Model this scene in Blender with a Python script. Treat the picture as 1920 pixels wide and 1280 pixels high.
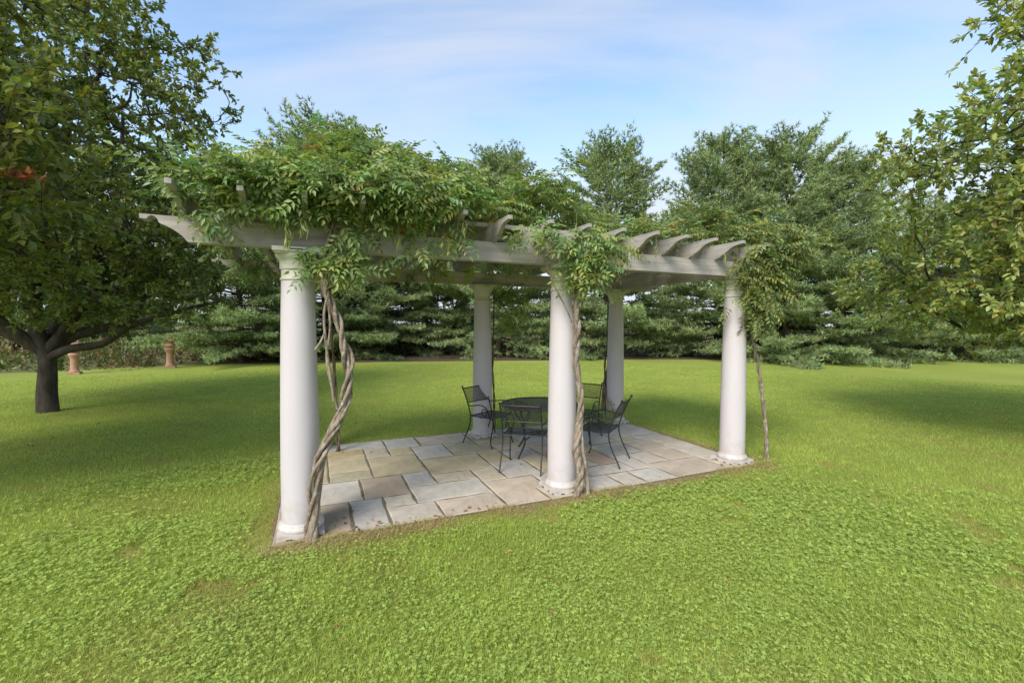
import bpy, math, random
import numpy as np
from mathutils import Vector

S = bpy.context.scene
for o in list(bpy.data.objects): bpy.data.objects.remove(o)
COL = S.collection
R = math.radians
rng = np.random.default_rng(7)
random.seed(7)

# ------------------------------------------------------------------ camera
cam = bpy.data.cameras.new('camera'); camo = bpy.data.objects.new('camera', cam); COL.objects.link(camo)
cam.sensor_width = 36; cam.lens = 15.86; cam.clip_start = 0.05; cam.clip_end = 2000
camo.location = (0, 0, 1.83); camo.rotation_euler = (math.pi/2 - 0.0375, -0.0032, 0)
S.camera = camo

# ------------------------------------------------------------------ world / sun
SUN_AZ = Vector((-0.44, -0.898)); SUN_EL = 42
W = bpy.data.worlds.new('World'); S.world = W; W.use_nodes = True
nt = W.node_tree; nt.nodes.clear()
def N(nt, t, **k):
    n = nt.nodes.new(t)
    for a, b in k.items():
        if a in n.inputs: n.inputs[a].default_value = b
        else: setattr(n, a, b)
    return n
def L(nt, a, ao, b, bi): nt.links.new(a.outputs[ao], b.inputs[bi])
sky = N(nt, 'ShaderNodeTexSky', sky_type='NISHITA', sun_disc=False, sun_elevation=R(SUN_EL),
        sun_rotation=math.atan2(SUN_AZ.x, SUN_AZ.y) % (2*math.pi), air_density=1.0, dust_density=0.4, ozone_density=1.0)
tc = N(nt, 'ShaderNodeTexCoord')
sep = N(nt, 'ShaderNodeSeparateXYZ'); L(nt, tc, 'Generated', sep, 0)
zc = N(nt, 'ShaderNodeMath', operation='MAXIMUM'); zc.inputs[1].default_value = 0.0; L(nt, sep, 'Z', zc, 0)
za = N(nt, 'ShaderNodeMath', operation='ADD'); za.inputs[1].default_value = 0.18; L(nt, zc, 0, za, 0)
dx = N(nt, 'ShaderNodeMath', operation='DIVIDE'); L(nt, sep, 'X', dx, 0); L(nt, za, 0, dx, 1)
dy = N(nt, 'ShaderNodeMath', operation='DIVIDE'); L(nt, sep, 'Y', dy, 0); L(nt, za, 0, dy, 1)
cb = N(nt, 'ShaderNodeCombineXYZ'); L(nt, dx, 0, cb, 0); L(nt, dy, 0, cb, 1)
mp = N(nt, 'ShaderNodeMapping'); mp.inputs['Scale'].default_value = (0.42, 1.0, 1); mp.inputs['Rotation'].default_value = (0, 0, R(-20)); mp.inputs['Location'].default_value = (1.3, 4.2, 0)
L(nt, cb, 0, mp, 0)
no = N(nt, 'ShaderNodeTexNoise', Scale=1.3, Detail=8.0, Roughness=0.55, Distortion=0.7); L(nt, mp, 0, no, 'Vector')
ramp = N(nt, 'ShaderNodeValToRGB'); ramp.color_ramp.elements[0].position = 0.42; ramp.color_ramp.elements[1].position = 0.66
ramp.color_ramp.elements[0].color = (0.04, 0.04, 0.04, 1); ramp.color_ramp.elements[1].color = (0.80, 0.80, 0.80, 1)
L(nt, no, 'Fac', ramp, 0)
hz = N(nt, 'ShaderNodeMapRange', interpolation_type='SMOOTHSTEP'); hz.inputs['From Min'].default_value = 0.02; hz.inputs['From Max'].default_value = 0.44
hz.inputs['To Min'].default_value = 0.97; hz.inputs['To Max'].default_value = 0.0; L(nt, zc, 0, hz, 'Value')
cm = N(nt, 'ShaderNodeMix', data_type='RGBA', blend_type='SCREEN'); cm.inputs['Factor'].default_value = 1.0; L(nt, ramp, 0, cm, 6); L(nt, hz, 0, cm, 7)
mix = N(nt, 'ShaderNodeMix', data_type='RGBA'); L(nt, cm, 2, mix, 'Factor')
tn = N(nt, 'ShaderNodeMix', data_type='RGBA', blend_type='MULTIPLY'); tn.inputs['Factor'].default_value = 1; L(nt, sky, 0, tn, 6); tn.inputs[7].default_value = (.93, .935, .90, 1); L(nt, tn, 2, mix, 6); mix.inputs[7].default_value = (2.22, 2.36, 2.66, 1)
bg = N(nt, 'ShaderNodeBackground', Strength=0.097); L(nt, mix, 2, bg, 0)
wo = N(nt, 'ShaderNodeOutputWorld'); L(nt, bg, 0, wo, 0)

sl = bpy.data.lights.new('sun', 'SUN'); slo = bpy.data.objects.new('sun', sl); COL.objects.link(slo)
sl.energy = 1.25; sl.angle = R(26.0); sl.color = (1.0, 0.95, 0.86)
sd = Vector((SUN_AZ.x*math.cos(R(SUN_EL)), SUN_AZ.y*math.cos(R(SUN_EL)), math.sin(R(SUN_EL))))
slo.rotation_euler = sd.to_track_quat('Z', 'Y').to_euler()
slo.location = (-6, -8, 14)

S.view_settings.view_transform = 'Standard'; S.view_settings.look = 'None'
S.view_settings.exposure = 1.85; S.view_settings.gamma = 1.0
S.view_settings.use_curve_mapping = False
S.render.engine = 'CYCLES'
S.cycles.max_bounces = 6; S.cycles.diffuse_bounces = 4; S.cycles.transmission_bounces = 4; S.cycles.glossy_bounces = 2

# ------------------------------------------------------------------ helpers
def tag(o, label=None, cat=None, group=None, kind=None):
    if label: o['label'] = label
    if cat: o['category'] = cat
    if group: o['group'] = group
    if kind: o['kind'] = kind
    return o
def link(o, parent=None):
    COL.objects.link(o)
    if parent is not None: o.parent = parent
    return o
def empty(name, loc=(0, 0, 0), rz=0, parent=None):
    o = bpy.data.objects.new(name, None); o.location = loc; o.rotation_euler = (0, 0, rz); o.empty_display_size = 0.2
    return link(o, parent)
def nmesh(name, V, F, mat, parent=None, cols=None, smooth=False):
    """V (n,3); F: list of (m,k) int arrays"""
    V = np.asarray(V, dtype=np.float32)
    me = bpy.data.meshes.new(name)
    me.vertices.add(len(V)); me.vertices.foreach_set('co', V.ravel())
    if not isinstance(F, list): F = [F]
    F = [np.asarray(f, dtype=np.int32) for f in F if len(f)]
    li = np.concatenate([f.ravel() for f in F])
    ks = np.concatenate([np.full(len(f), f.shape[1], dtype=np.int32) for f in F])
    me.loops.add(len(li)); me.loops.foreach_set('vertex_index', li)
    me.polygons.add(len(ks))
    st = np.concatenate([[0], np.cumsum(ks)[:-1]]).astype(np.int32)
    me.polygons.foreach_set('loop_start', st)
    if smooth: me.polygons.foreach_set('use_smooth', np.ones(len(ks), dtype=bool))
    me.update(calc_edges=True)
    if cols is not None:
        a = me.color_attributes.new('Col', 'FLOAT_COLOR', 'POINT')
        c = np.ones((len(V), 4), dtype=np.float32); c[:, :3] = cols
        a.data.foreach_set('color', c.ravel())
    if mat: me.materials.append(mat)
    o = bpy.data.objects.new(name, me)
    return link(o, parent)

class MB:
    def __init__(s): s.v = []; s.f = []
    def add(s, vs, fs):
        b = len(s.v); s.v += [tuple(p) for p in vs]; s.f += [tuple(i+b for i in f) for f in fs]; return s
    def box(s, x0, x1, y0, y1, z0, z1):
        return s.add([(x0,y0,z0),(x1,y0,z0),(x1,y1,z0),(x0,y1,z0),(x0,y0,z1),(x1,y0,z1),(x1,y1,z1),(x0,y1,z1)],
                     [(3,2,1,0),(4,5,6,7),(0,1,5,4),(1,2,6,5),(2,3,7,6),(3,0,4,7)])
    def lathe(s, prof, n=32, c=(0, 0, 0)):
        vs = []; fs = []
        for r, z in prof:
            for i in range(n):
                a = 2*math.pi*i/n; vs.append((c[0]+r*math.cos(a), c[1]+r*math.sin(a), c[2]+z))
        m = len(prof)
        for j in range(m-1):
            for i in range(n):
                k = (i+1) % n; fs.append((j*n+i, j*n+k, (j+1)*n+k, (j+1)*n+i))
        fs.append(tuple(range(n-1, -1, -1))); fs.append(tuple((m-1)*n+i for i in range(n)))
        return s.add(vs, fs)
    def prism(s, poly, axis, a0, a1):
        """extrude a 2-D polygon along axis ('x','y','z')"""
        def P(p, a):
            return {'x': (a, p[0], p[1]), 'y': (p[0], a, p[1]), 'z': (p[0], p[1], a)}[axis]
        n = len(poly)
        vs = [P(p, a0) for p in poly] + [P(p, a1) for p in poly]
        fs = [tuple(range(n-1, -1, -1)), tuple(range(n, 2*n))] + [(i, (i+1) % n, n+(i+1) % n, n+i) for i in range(n)]
        return s.add(vs, fs)
    def tube(s, path, rad, n=8, cap=True):
        path = [Vector(p) for p in path]
        if not hasattr(rad, '__len__'): rad = [rad]*len(path)
        prev = None; rings = []
        for i, p in enumerate(path):
            t = (path[min(i+1, len(path)-1)]-path[max(i-1, 0)])
            if t.length < 1e-9: t = Vector((0, 0, 1))
            t.normalize()
            if prev is None:
                ref = Vector((0, 0, 1)) if abs(t.z) < .9 else Vector((1, 0, 0))
                x = t.cross(ref).normalized()
            else:
                x = (prev - t*prev.dot(t))
                x = x.normalized() if x.length > 1e-6 else t.orthogonal().normalized()
            prev = x; y = t.cross(x)
            rings.append([p + (x*math.cos(2*math.pi*k/n)+y*math.sin(2*math.pi*k/n))*rad[i] for k in range(n)])
        vs = [q for r in rings for q in r]; fs = []
        for j in range(len(path)-1):
            for i in range(n):
                k = (i+1) % n; fs.append((j*n+i, j*n+k, (j+1)*n+k, (j+1)*n+i))
        if cap:
            fs.append(tuple(range(n-1, -1, -1))); fs.append(tuple((len(path)-1)*n+i for i in range(n)))
        return s.add(vs, fs)
    def mesh(s, name, mat, smooth=None):
        me = bpy.data.meshes.new(name); me.from_pydata(s.v, [], s.f); me.update()
        if mat: me.materials.append(mat)
        if smooth is not None:
            me.polygons.foreach_set('use_smooth', [True]*len(me.polygons))
            me.set_sharp_from_angle(angle=R(smooth))
        return me
    def build(s, name, mat, parent=None, smooth=None):
        return link(bpy.data.objects.new(name, s.mesh(name, mat, smooth)), parent)

def spline(pts, k=6):
    """Catmull-Rom through points"""
    P = [np.array(p, dtype=float) for p in pts]
    P = [2*P[0]-P[1]] + P + [2*P[-1]-P[-2]]
    out = []
    for i in range(1, len(P)-2):
        a, b, c, d = P[i-1:i+3]
        for j in range(k):
            t = j/k
            out.append(.5*((2*b)+(-a+c)*t+(2*a-5*b+4*c-d)*t*t+(-a+3*b-3*c+d)*t**3))
    out.append(P[-2]); return out

def vnoise(x, y, seed=0, octs=3):
    """cheap value noise 0..1 on numpy arrays"""
    r = np.random.default_rng(seed); T = r.random((64, 64)); out = 0; amp = 1; tot = 0
    for o in range(octs):
        xi = np.floor(x).astype(int); yi = np.floor(y).astype(int); fx = x-xi; fy = y-yi
        fx = fx*fx*(3-2*fx); fy = fy*fy*(3-2*fy)
        a = T[xi % 64, yi % 64]; b = T[(xi+1) % 64, yi % 64]; c = T[xi % 64, (yi+1) % 64]; d = T[(xi+1) % 64, (yi+1) % 64]
        out = out+amp*((a*(1-fx)+b*fx)*(1-fy)+(c*(1-fx)+d*fx)*fy); tot += amp; amp *= .5; x = x*2.03+7; y = y*2.03+3
    return out/tot
def unit(v): return v/np.maximum(np.linalg.norm(v, axis=-1, keepdims=True), 1e-9)

# ------------------------------------------------------------------ materials
def mat(name):
    m = bpy.data.materials.new(name); m.use_nodes = True
    nt = m.node_tree; b = nt.nodes['Principled BSDF']; return m, nt, b
def noise_mat(name, c1, c2, scale=(4, 4, 4), rough=.7, detail=6, bump=.0, bscale=60, c3=None, s3=1.5, spec=.3, lo=.35, hi=.65):
    m, nt, b = mat(name)
    tc = N(nt, 'ShaderNodeTexCoord'); mp = N(nt, 'ShaderNodeMapping'); mp.inputs['Scale'].default_value = scale; L(nt, tc, 'Object', mp, 0)
    n1 = N(nt, 'ShaderNodeTexNoise', Scale=1.0, Detail=float(detail), Roughness=.6); L(nt, mp, 0, n1, 'Vector')
    r = N(nt, 'ShaderNodeMapRange'); r.inputs['From Min'].default_value = lo; r.inputs['From Max'].default_value = hi; L(nt, n1, 'Fac', r, 'Value')
    mx = N(nt, 'ShaderNodeMix', data_type='RGBA'); mx.inputs[6].default_value = (*c1, 1); mx.inputs[7].default_value = (*c2, 1); L(nt, r, 0, mx, 'Factor')
    out = (mx, 2)
    if c3 is not None:
        n2 = N(nt, 'ShaderNodeTexNoise', Scale=s3, Detail=5.0, Roughness=.65); L(nt, tc, 'Object', n2, 'Vector')
        r2 = N(nt, 'ShaderNodeMapRange'); r2.inputs['From Min'].default_value = .52; r2.inputs['From Max'].default_value = .72; L(nt, n2, 'Fac', r2, 'Value')
        m2 = N(nt, 'ShaderNodeMix', data_type='RGBA'); L(nt, r2, 0, m2, 'Factor'); L(nt, mx, 2, m2, 6); m2.inputs[7].default_value = (*c3, 1); out = (m2, 2)
    L(nt, out[0], out[1], b, 'Base Color'); b.inputs['Roughness'].default_value = rough; b.inputs['Specular IOR Level'].default_value = spec
    if bump:
        n3 = N(nt, 'ShaderNodeTexNoise', Scale=float(bscale), Detail=5.0); L(nt, tc, 'Object', n3, 'Vector')
        bm = N(nt, 'ShaderNodeBump', Strength=bump, Distance=.01); L(nt, n3, 'Fac', bm, 'Height'); L(nt, bm, 0, b, 'Normal')
    return m
def leaf_mat(name, trans=.35, rough=.5, spec=.25, tint=(1.15, 1.25, .6)):
    m, nt, b = mat(name)
    a = N(nt, 'ShaderNodeVertexColor', layer_name='Col')
    L(nt, a, 0, b, 'Base Color'); b.inputs['Roughness'].default_value = rough; b.inputs['Specular IOR Level'].default_value = spec
    tr = N(nt, 'ShaderNodeBsdfTranslucent')
    mu = N(nt, 'ShaderNodeMix', data_type='RGBA', blend_type='MULTIPLY'); mu.inputs['Factor'].default_value = 1; L(nt, a, 0, mu, 6); mu.inputs[7].default_value = (*tint, 1)
    L(nt, mu, 2, tr, 0)
    ms = N(nt, 'ShaderNodeMixShader'); ms.inputs[0].default_value = trans; L(nt, b, 0, ms, 1); L(nt, tr, 0, ms, 2)
    L(nt, ms, 0, nt.nodes['Material Output'], 0)
    return m

M_leaf = leaf_mat('leaf', .38, .42, .45)
M_wist = leaf_mat('wisteria_leaf', .38, .42, .45)
M_need = leaf_mat('pine_needles', .30, .6, .12)
M_grass = leaf_mat('grass_blades', .45, .6, .10)
M_dry = leaf_mat('dry_leaf', .30, .6, .15, (1.1, 1.0, .8))
M_bark = noise_mat('bark_dark', (.035, .028, .022), (.09, .075, .06), (9, 9, 3), .9, bump=1.0, bscale=35)
M_pbark = noise_mat('pine_bark', (.04, .03, .024), (.10, .08, .062), (6, 6, 2), .9, bump=.8, bscale=20)
M_vine = noise_mat('vine_bark', (.16, .115, .08), (.34, .27, .20), (30, 30, 5), .9, bump=1.0, bscale=45, c3=(.46, .43, .38), s3=14, lo=.36, hi=.64)
M_vine_d = noise_mat('vine_bark_dark', (.09, .06, .042), (.22, .15, .10), (14, 14, 3), .85, bump=.6, bscale=60)
M_white = noise_mat('column_paint', (.56, .505, .515), (.60, .545, .553), (2.5, 2.5, .8), .48, bump=.04, bscale=120, c3=(.55, .505, .485), s3=2.2)
M_cap = noise_mat('capital_paint', (.59, .55, .505), (.53, .51, .38), (9, 9, 14), .5, bump=.04, bscale=120, c3=(.52, .54, .34), s3=5)
M_plinth = noise_mat('plinth_paint', (.58, .53, .515), (.48, .43, .38), (9, 9, 14), .55, bump=.08, bscale=90, c3=(.36, .31, .25), s3=9)
M_wood = noise_mat('weathered_paint', (.31, .272, .25), (.48, .425, .39), (1.2, 14, 26), .75, bump=.25, bscale=30, c3=(.25, .225, .195), s3=2.4)
M_wood_r = noise_mat('weathered_paint_cross', (.27, .245, .22), (.42, .38, .345), (14, 1.2, 26), .75, bump=.25, bscale=30, c3=(.22, .20, .175), s3=2.4)
M_iron = noise_mat('black_iron', (.018, .018, .020), (.036, .036, .039), (30, 30, 30), .45, spec=.4)
M_terra = noise_mat('terracotta', (.36, .20, .12), (.46, .28, .18), (7, 7, 7), .85, bump=.5, bscale=25, c3=(.33, .22, .13), s3=5)
M_bed = noise_mat('joint_sand', (.12, .10, .07), (.21, .175, .12), (20, 20, 20), .95, bump=.8, bscale=120, c3=(.05, .07, .03), s3=6)
M_mulch = noise_mat('pine_mulch', (.055, .036, .024), (.11, .072, .045), (3, 3, 3), .95, bump=1, bscale=30, c3=(.06, .075, .02), s3=.6)
M_field = noise_mat('field', (.11, .125, .035), (.21, .17, .07), (.25, .25, .25), .95, bump=1, bscale=6, c3=(.16, .095, .05), s3=.12)

# soil splash and algae creeping up the foot of the shafts
nt_ = M_white.node_tree; b = nt_.nodes['Principled BSDF']; src = b.inputs['Base Color'].links[0].from_socket
tc = N(nt_, 'ShaderNodeTexCoord'); sp_ = N(nt_, 'ShaderNodeSeparateXYZ'); L(nt_, tc, 'Object', sp_, 0)
hr = N(nt_, 'ShaderNodeMapRange'); hr.inputs['From Min'].default_value = .10; hr.inputs['From Max'].default_value = .55; hr.inputs['To Min'].default_value = .30; hr.inputs['To Max'].default_value = -.05; L(nt_, sp_, 'Z', hr, 'Value')
ns = N(nt_, 'ShaderNodeTexNoise', Scale=7.0, Detail=8.0, Roughness=.7); L(nt_, tc, 'Object', ns, 'Vector')
ad = N(nt_, 'ShaderNodeMath', operation='ADD'); L(nt_, hr, 0, ad, 0); L(nt_, ns, 'Fac', ad, 1)
sr = N(nt_, 'ShaderNodeMapRange'); sr.inputs['From Min'].default_value = .58; sr.inputs['From Max'].default_value = .85; sr.inputs['To Max'].default_value = .40; L(nt_, ad, 0, sr, 'Value')
mm = N(nt_, 'ShaderNodeMix', data_type='RGBA'); L(nt_, sr, 0, mm, 'Factor'); nt_.links.new(src, mm.inputs[6]); mm.inputs[7].default_value = (.40, .36, .28, 1); L(nt_, mm, 2, b, 'Base Color')

# lawn: soil-and-thatch green that carries on where single blades end
m, nt_, b = mat('lawn'); M_lawn = m
tc = N(nt_, 'ShaderNodeTexCoord')
n1 = N(nt_, 'ShaderNodeTexNoise', Scale=.35, Detail=8.0, Roughness=.62); L(nt_, tc, 'Object', n1, 'Vector')
n2 = N(nt_, 'ShaderNodeTexNoise', Scale=38.0, Detail=4.0, Roughness=.7); L(nt_, tc, 'Object', n2, 'Vector')
r1 = N(nt_, 'ShaderNodeMapRange'); r1.inputs['From Min'].default_value = .35; r1.inputs['From Max'].default_value = .65; L(nt_, n1, 'Fac', r1, 'Value')
mx = N(nt_, 'ShaderNodeMix', data_type='RGBA'); mx.inputs[6].default_value = (.280, .340, .068, 1); mx.inputs[7].default_value = (.350, .400, .085, 1); L(nt_, r1, 0, mx, 'Factor')
r2 = N(nt_, 'ShaderNodeMapRange'); r2.inputs['From Min'].default_value = .3; r2.inputs['From Max'].default_value = .7; r2.inputs['To Min'].default_value = .55; r2.inputs['To Max'].default_value = 1.15; L(nt_, n2, 'Fac', r2, 'Value')
mv = N(nt_, 'ShaderNodeMix', data_type='RGBA', blend_type='MULTIPLY'); mv.inputs['Factor'].default_value = 1; L(nt_, mx, 2, mv, 6); L(nt_, r2, 0, mv, 7)
L(nt_, mv, 2, b, 'Base Color'); b.inputs['Roughness'].default_value = .9; b.inputs['Specular IOR Level'].default_value = .08
bm = N(nt_, 'ShaderNodeBump', Strength=.9, Distance=.03); L(nt_, n2, 'Fac', bm, 'Height'); L(nt_, bm, 0, b, 'Normal')

# bluestone: object colour with cleft grain and stains
m, nt_, b = mat('flagstone'); M_stone = m
oi = N(nt_, 'ShaderNodeObjectInfo'); tc = N(nt_, 'ShaderNodeTexCoord')
n1 = N(nt_, 'ShaderNodeTexNoise', Scale=3.2, Detail=8.0, Roughness=.62, Distortion=.6); L(nt_, tc, 'Object', n1, 'Vector')
r1 = N(nt_, 'ShaderNodeMapRange'); r1.inputs['From Min'].default_value = .3; r1.inputs['From Max'].default_value = .7; r1.inputs['To Min'].default_value = .70; r1.inputs['To Max'].default_value = 1.18; L(nt_, n1, 'Fac', r1, 'Value')
mv = N(nt_, 'ShaderNodeMix', data_type='RGBA', blend_type='MULTIPLY'); mv.inputs['Factor'].default_value = 1; L(nt_, oi, 'Color', mv, 6); L(nt_, r1, 0, mv, 7)
n2 = N(nt_, 'ShaderNodeTexNoise', Scale=1.7, Detail=6.0, Roughness=.6); L(nt_, tc, 'Object', n2, 'Vector')
r2 = N(nt_, 'ShaderNodeMapRange'); r2.inputs['From Min'].default_value = .52; r2.inputs['From Max'].default_value = .75; r2.inputs['To Max'].default_value = .55; L(nt_, n2, 'Fac', r2, 'Value')
mo = N(nt_, 'ShaderNodeMix', data_type='RGBA'); L(nt_, r2, 0, mo, 'Factor'); L(nt_, mv, 2, mo, 6); mo.inputs[7].default_value = (.34, .27, .17, 1)
n4 = N(nt_, 'ShaderNodeTexNoise', Scale=26.0, Detail=3.0, Roughness=.5); L(nt_, tc, 'Object', n4, 'Vector')
r4 = N(nt_, 'ShaderNodeMapRange'); r4.inputs['From Min'].default_value = .66; r4.inputs['From Max'].default_value = .74; r4.inputs['To Max'].default_value = .6; L(nt_, n4, 'Fac', r4, 'Value')
mo2 = N(nt_, 'ShaderNodeMix', data_type='RGBA'); L(nt_, r4, 0, mo2, 'Factor'); L(nt_, mo, 2, mo2, 6); mo2.inputs[7].default_value = (.15, .12, .09, 1)
L(nt_, mo2, 2, b, 'Base Color'); b.inputs['Roughness'].default_value = .75; b.inputs['Specular IOR Level'].default_value = .25
n3 = N(nt_, 'ShaderNodeTexNoise', Scale=14.0, Detail=8.0, Roughness=.65); L(nt_, tc, 'Object', n3, 'Vector')
bm = N(nt_, 'ShaderNodeBump', Strength=.35, Distance=.012); L(nt_, n3, 'Fac', bm, 'Height'); L(nt_, bm, 0, b, 'Normal')

# ------------------------------------------------------------------ frame of the pergola
TH = 0.4109; AX, AY = -1.8463, 3.9034
SU, SV, HB = 2.62, 2.587, 2.465
cu, su_ = math.cos(TH), math.sin(TH)
def to_world(u, v): return (AX+cu*u-su_*v, AY+su_*u+cu*v)
def to_uv(x, y):
    return cu*(x-AX)+su_*(y-AY), -su_*(x-AX)+cu*(y-AY)

# ------------------------------------------------------------------ ground
g = MB(); n = 48
g.v = [(600*math.cos(2*math.pi*i/n), 600*math.sin(2*math.pi*i/n), -.05) for i in range(n)]; g.f = [tuple(range(n))]
tag(g.build('ground', M_field), kind='structure')
edge = [(-24, 4), (-22, 9), (-20, 14.5), (-17.4, 17.3), (-14.9, 19.3), (-12.6, 20.4), (-10.6, 21.0), (-6, 22.0), (-1.6, 22.6), (4, 23.4), (9.8, 25), (13, 25), (16, 25), (21, 25), (32, 22), (34, 6), (34, -14), (-22, -14)]
e2 = [(p[0], p[1]) for p in spline([(a, b, 0) for a, b in edge], 5)]
tag(MB().prism(e2, 'z', -.10, 0.0).build('lawn', M_lawn), kind='structure')
mul = [(-13.6, 20.4), (-11, 20.8), (-7, 21.6), (-2, 22.6), (4, 23.6), (9, 24), (11.5, 23.2), (14.5, 22.6), (17.5, 23.4), (22, 23.5), (26, 23), (28, 27), (12, 31), (-4, 33), (-14, 30), (-15, 23)]
m2 = [(p[0]+random.uniform(-.12, .12), p[1]+random.uniform(-.12, .12)) for p in spline([(a, b, 0) for a, b in mul], 6)]
tag(MB().prism(m2, 'z', -.08, 0.012).build('mulch_bed', M_mulch), kind='structure')

# ------------------------------------------------------------------ patio
PU0, PU1, PV0, PV1 = -.22, 5.42, -.24, 2.93
patio = tag(MB().box(PU0, PU1, PV0, PV1, -.06, .0285).build('patio', M_bed), kind='structure')
patio.location = (AX, AY, -.016); patio.rotation_euler = (0, 0, TH)
GREY = (.43, .405, .365); LGREY = (.47, .44, .40); BLUE = (.40, .385, .37); TAN = (.45, .385, .29); YEL = (.44, .365, .215); OCH = (.43, .32, .14)
OLI = (.37, .345, .23); BRN = (.36, .275, .205); PNK = (.46, .37, .29); PBR = (.34, .235, .18); LAV = (.41, .385, .37); WTN = (.49, .44, .37)
ST = [((-.22, 1.07, 2.5, 2.93), GREY), ((-.22, .26, 1.175, 2.5), YEL), ((.26, .745, 2.18, 2.5), OCH), ((.26, .745, 1.5, 2.18), YEL), ((.26, .745, 1.175, 1.5), OLI),
 ((.745, 1.07, 2.01, 2.5), TAN), ((1.07, 1.56, 2.36, 2.92), GREY), ((1.07, 1.397, 2.01, 2.36), YEL), ((1.56, 2.36, 2.335, 2.91), TAN),
 ((1.397, 1.885, 1.68, 2.335), LAV), ((.745, 1.397, 1.175, 2.01), YEL), ((1.885, 2.36, 2.005, 2.335), OLI), ((1.885, 2.53, 1.68, 2.005), OLI),
 ((1.397, 2.205, 1.02, 1.68), YEL), ((1.397, 1.885, .69, 1.02), TAN), ((1.065, 1.397, .69, 1.175), BLUE), ((.58, 1.065, .515, 1.175), BRN),
 ((-.22, .58, .515, 1.175), LGREY), ((-.22, .425, -.23, .515), BRN), ((.425, .755, -.23, .515), BLUE), ((.755, 1.065, .205, .515), WTN), ((.755, 1.24, -.23, .205), WTN),
 ((1.065, 1.885, .205, .69), LGREY), ((1.24, 1.885, -.23, .205), PNK), ((1.885, 2.205, .54, 1.02), TAN), ((2.205, 2.68, .54, 1.175), LAV),
 ((2.205, 2.53, 1.175, 1.68), YEL), ((2.53, 3.02, 1.175, 1.68), BLUE), ((2.37, 2.85, -.24, .13), TAN), ((2.515, 2.85, .13, .54), GREY),
 ((2.68, 3.02, .54, 1.175), YEL), ((3.02, 3.487, .54, 1.1), TAN), ((3.487, 3.83, .54, 1.1), PBR), ((2.85, 3.15, .2, .54), GREY), ((3.15, 3.83, .2, .54), LGREY),
 ((2.85, 3.335, -.23, .2), LGREY), ((3.335, 3.65, -.23, .2), WTN), ((3.65, 4.1, -.23, .2), LGREY), ((3.83, 4.1, .2, .81), LGREY),
 ((4.1, 4.94, -.22, .34), PNK), ((4.1, 4.49, .34, .81), WTN), ((4.49, 4.94, .34, .81), PNK), ((4.94, 5.40, .14, .97), WTN), ((4.94, 5.46, -.23, .14), TAN),
 ((4.46, 4.96, .81, 1.29), PNK), ((4.96, 5.41, .97, 1.29), TAN), ((4.80, 5.42, 1.29, 1.62), BLUE), ((4.47, 4.80, 1.29, 1.62), TAN), ((4.47, 5.41, 1.62, 2.3), LGREY),
 ((3.83, 4.46, .81, 1.4), GREY), ((2.53, 3.02, 1.68, 2.005), TAN), ((2.36, 3.02, 2.005, 2.335), YEL), ((2.36, 3.02, 2.335, 2.91), OLI),
 ((3.02, 3.83, 1.1, 1.75), OLI), ((3.02, 3.55, 1.75, 2.90), GREY), ((3.55, 3.83, 1.75, 2.3), TAN), ((3.55, 4.2, 2.3, 2.89), YEL), ((3.83, 4.47, 1.4, 2.3), BLUE),
 ((4.2, 4.9, 2.3, 2.88), TAN), ((4.9, 5.41, 2.3, 2.87), GREY)]
LST = [([(1.885, -.23), (2.37, -.23), (2.37, .13), (2.515, .13), (2.515, .54), (1.885, .54)], PNK)]
def flagstone(poly, col):
    q = []
    for i, p in enumerate(poly):
        p2 = poly[(i+1) % len(poly)]; m_ = max(2, int(math.dist(p, p2)/.12)); dxy = ((p2[1]-p[1])/math.dist(p, p2), -(p2[0]-p[0])/math.dist(p, p2))
        for j_ in range(m_):
            w = random.gauss(0, .0022) if j_ else 0
            q.append((p[0]+(p2[0]-p[0])*j_/m_+dxy[0]*w, p[1]+(p2[1]-p[1])*j_/m_+dxy[1]*w))
    poly = q
    cx = sum(p[0] for p in poly)/len(poly); cy = sum(p[1] for p in poly)/len(poly)
    n = len(poly); j = .0055
    def inset(poly, d):
        out = []
        for i in range(n):
            p0, p1, p2 = np.array(poly[i-1]), np.array(poly[i]), np.array(poly[(i+1) % n])
            a = (p1-p0)/np.linalg.norm(p1-p0); b = (p2-p1)/np.linalg.norm(p2-p1)
            out.append(tuple(p1 + d*(np.array([-a[1], a[0]])+np.array([-b[1], b[0]]))))
        return out
    base = [(p[0]+random.uniform(-.002, .002), p[1]+random.uniform(-.002, .002)) for p in inset(poly, j)]
    top = inset(base, .006); zt = .034+random.uniform(-.003, .004)
    tx, ty = random.uniform(-.004, .004), random.uniform(-.004, .004)
    Z = lambda p, z: z+tx*(p[0]-cx)+ty*(p[1]-cy)
    vs = [(p[0]-cx, p[1]-cy, 0.0) for p in base]+[(p[0]-cx, p[1]-cy, Z(p, zt-.006)) for p in base]+[(p[0]-cx, p[1]-cy, Z(p, zt)) for p in top]
    fs = [(i, (i+1) % n, n+(i+1) % n, n+i) for i in range(n)]+[(n+i, n+(i+1) % n, 2*n+(i+1) % n, 2*n+i) for i in range(n)]+[tuple(range(2*n, 3*n))]
    o = MB().add(vs, fs).build('flagstone', M_stone, patio); o.location = (cx, cy, 0)
    k = random.uniform(.94, 1.06)*1.02; col = [c*.72+m_*.28 for c, m_ in zip(col, (.47, .41, .32))]; o.color = (col[0]*k, col[1]*k, col[2]*k, 1)
for (a, b_, c, d), col in ST: flagstone([(a, c), (b_, c), (b_, d), (a, d)], col)
for poly, col in LST: flagstone(poly, col)

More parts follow.
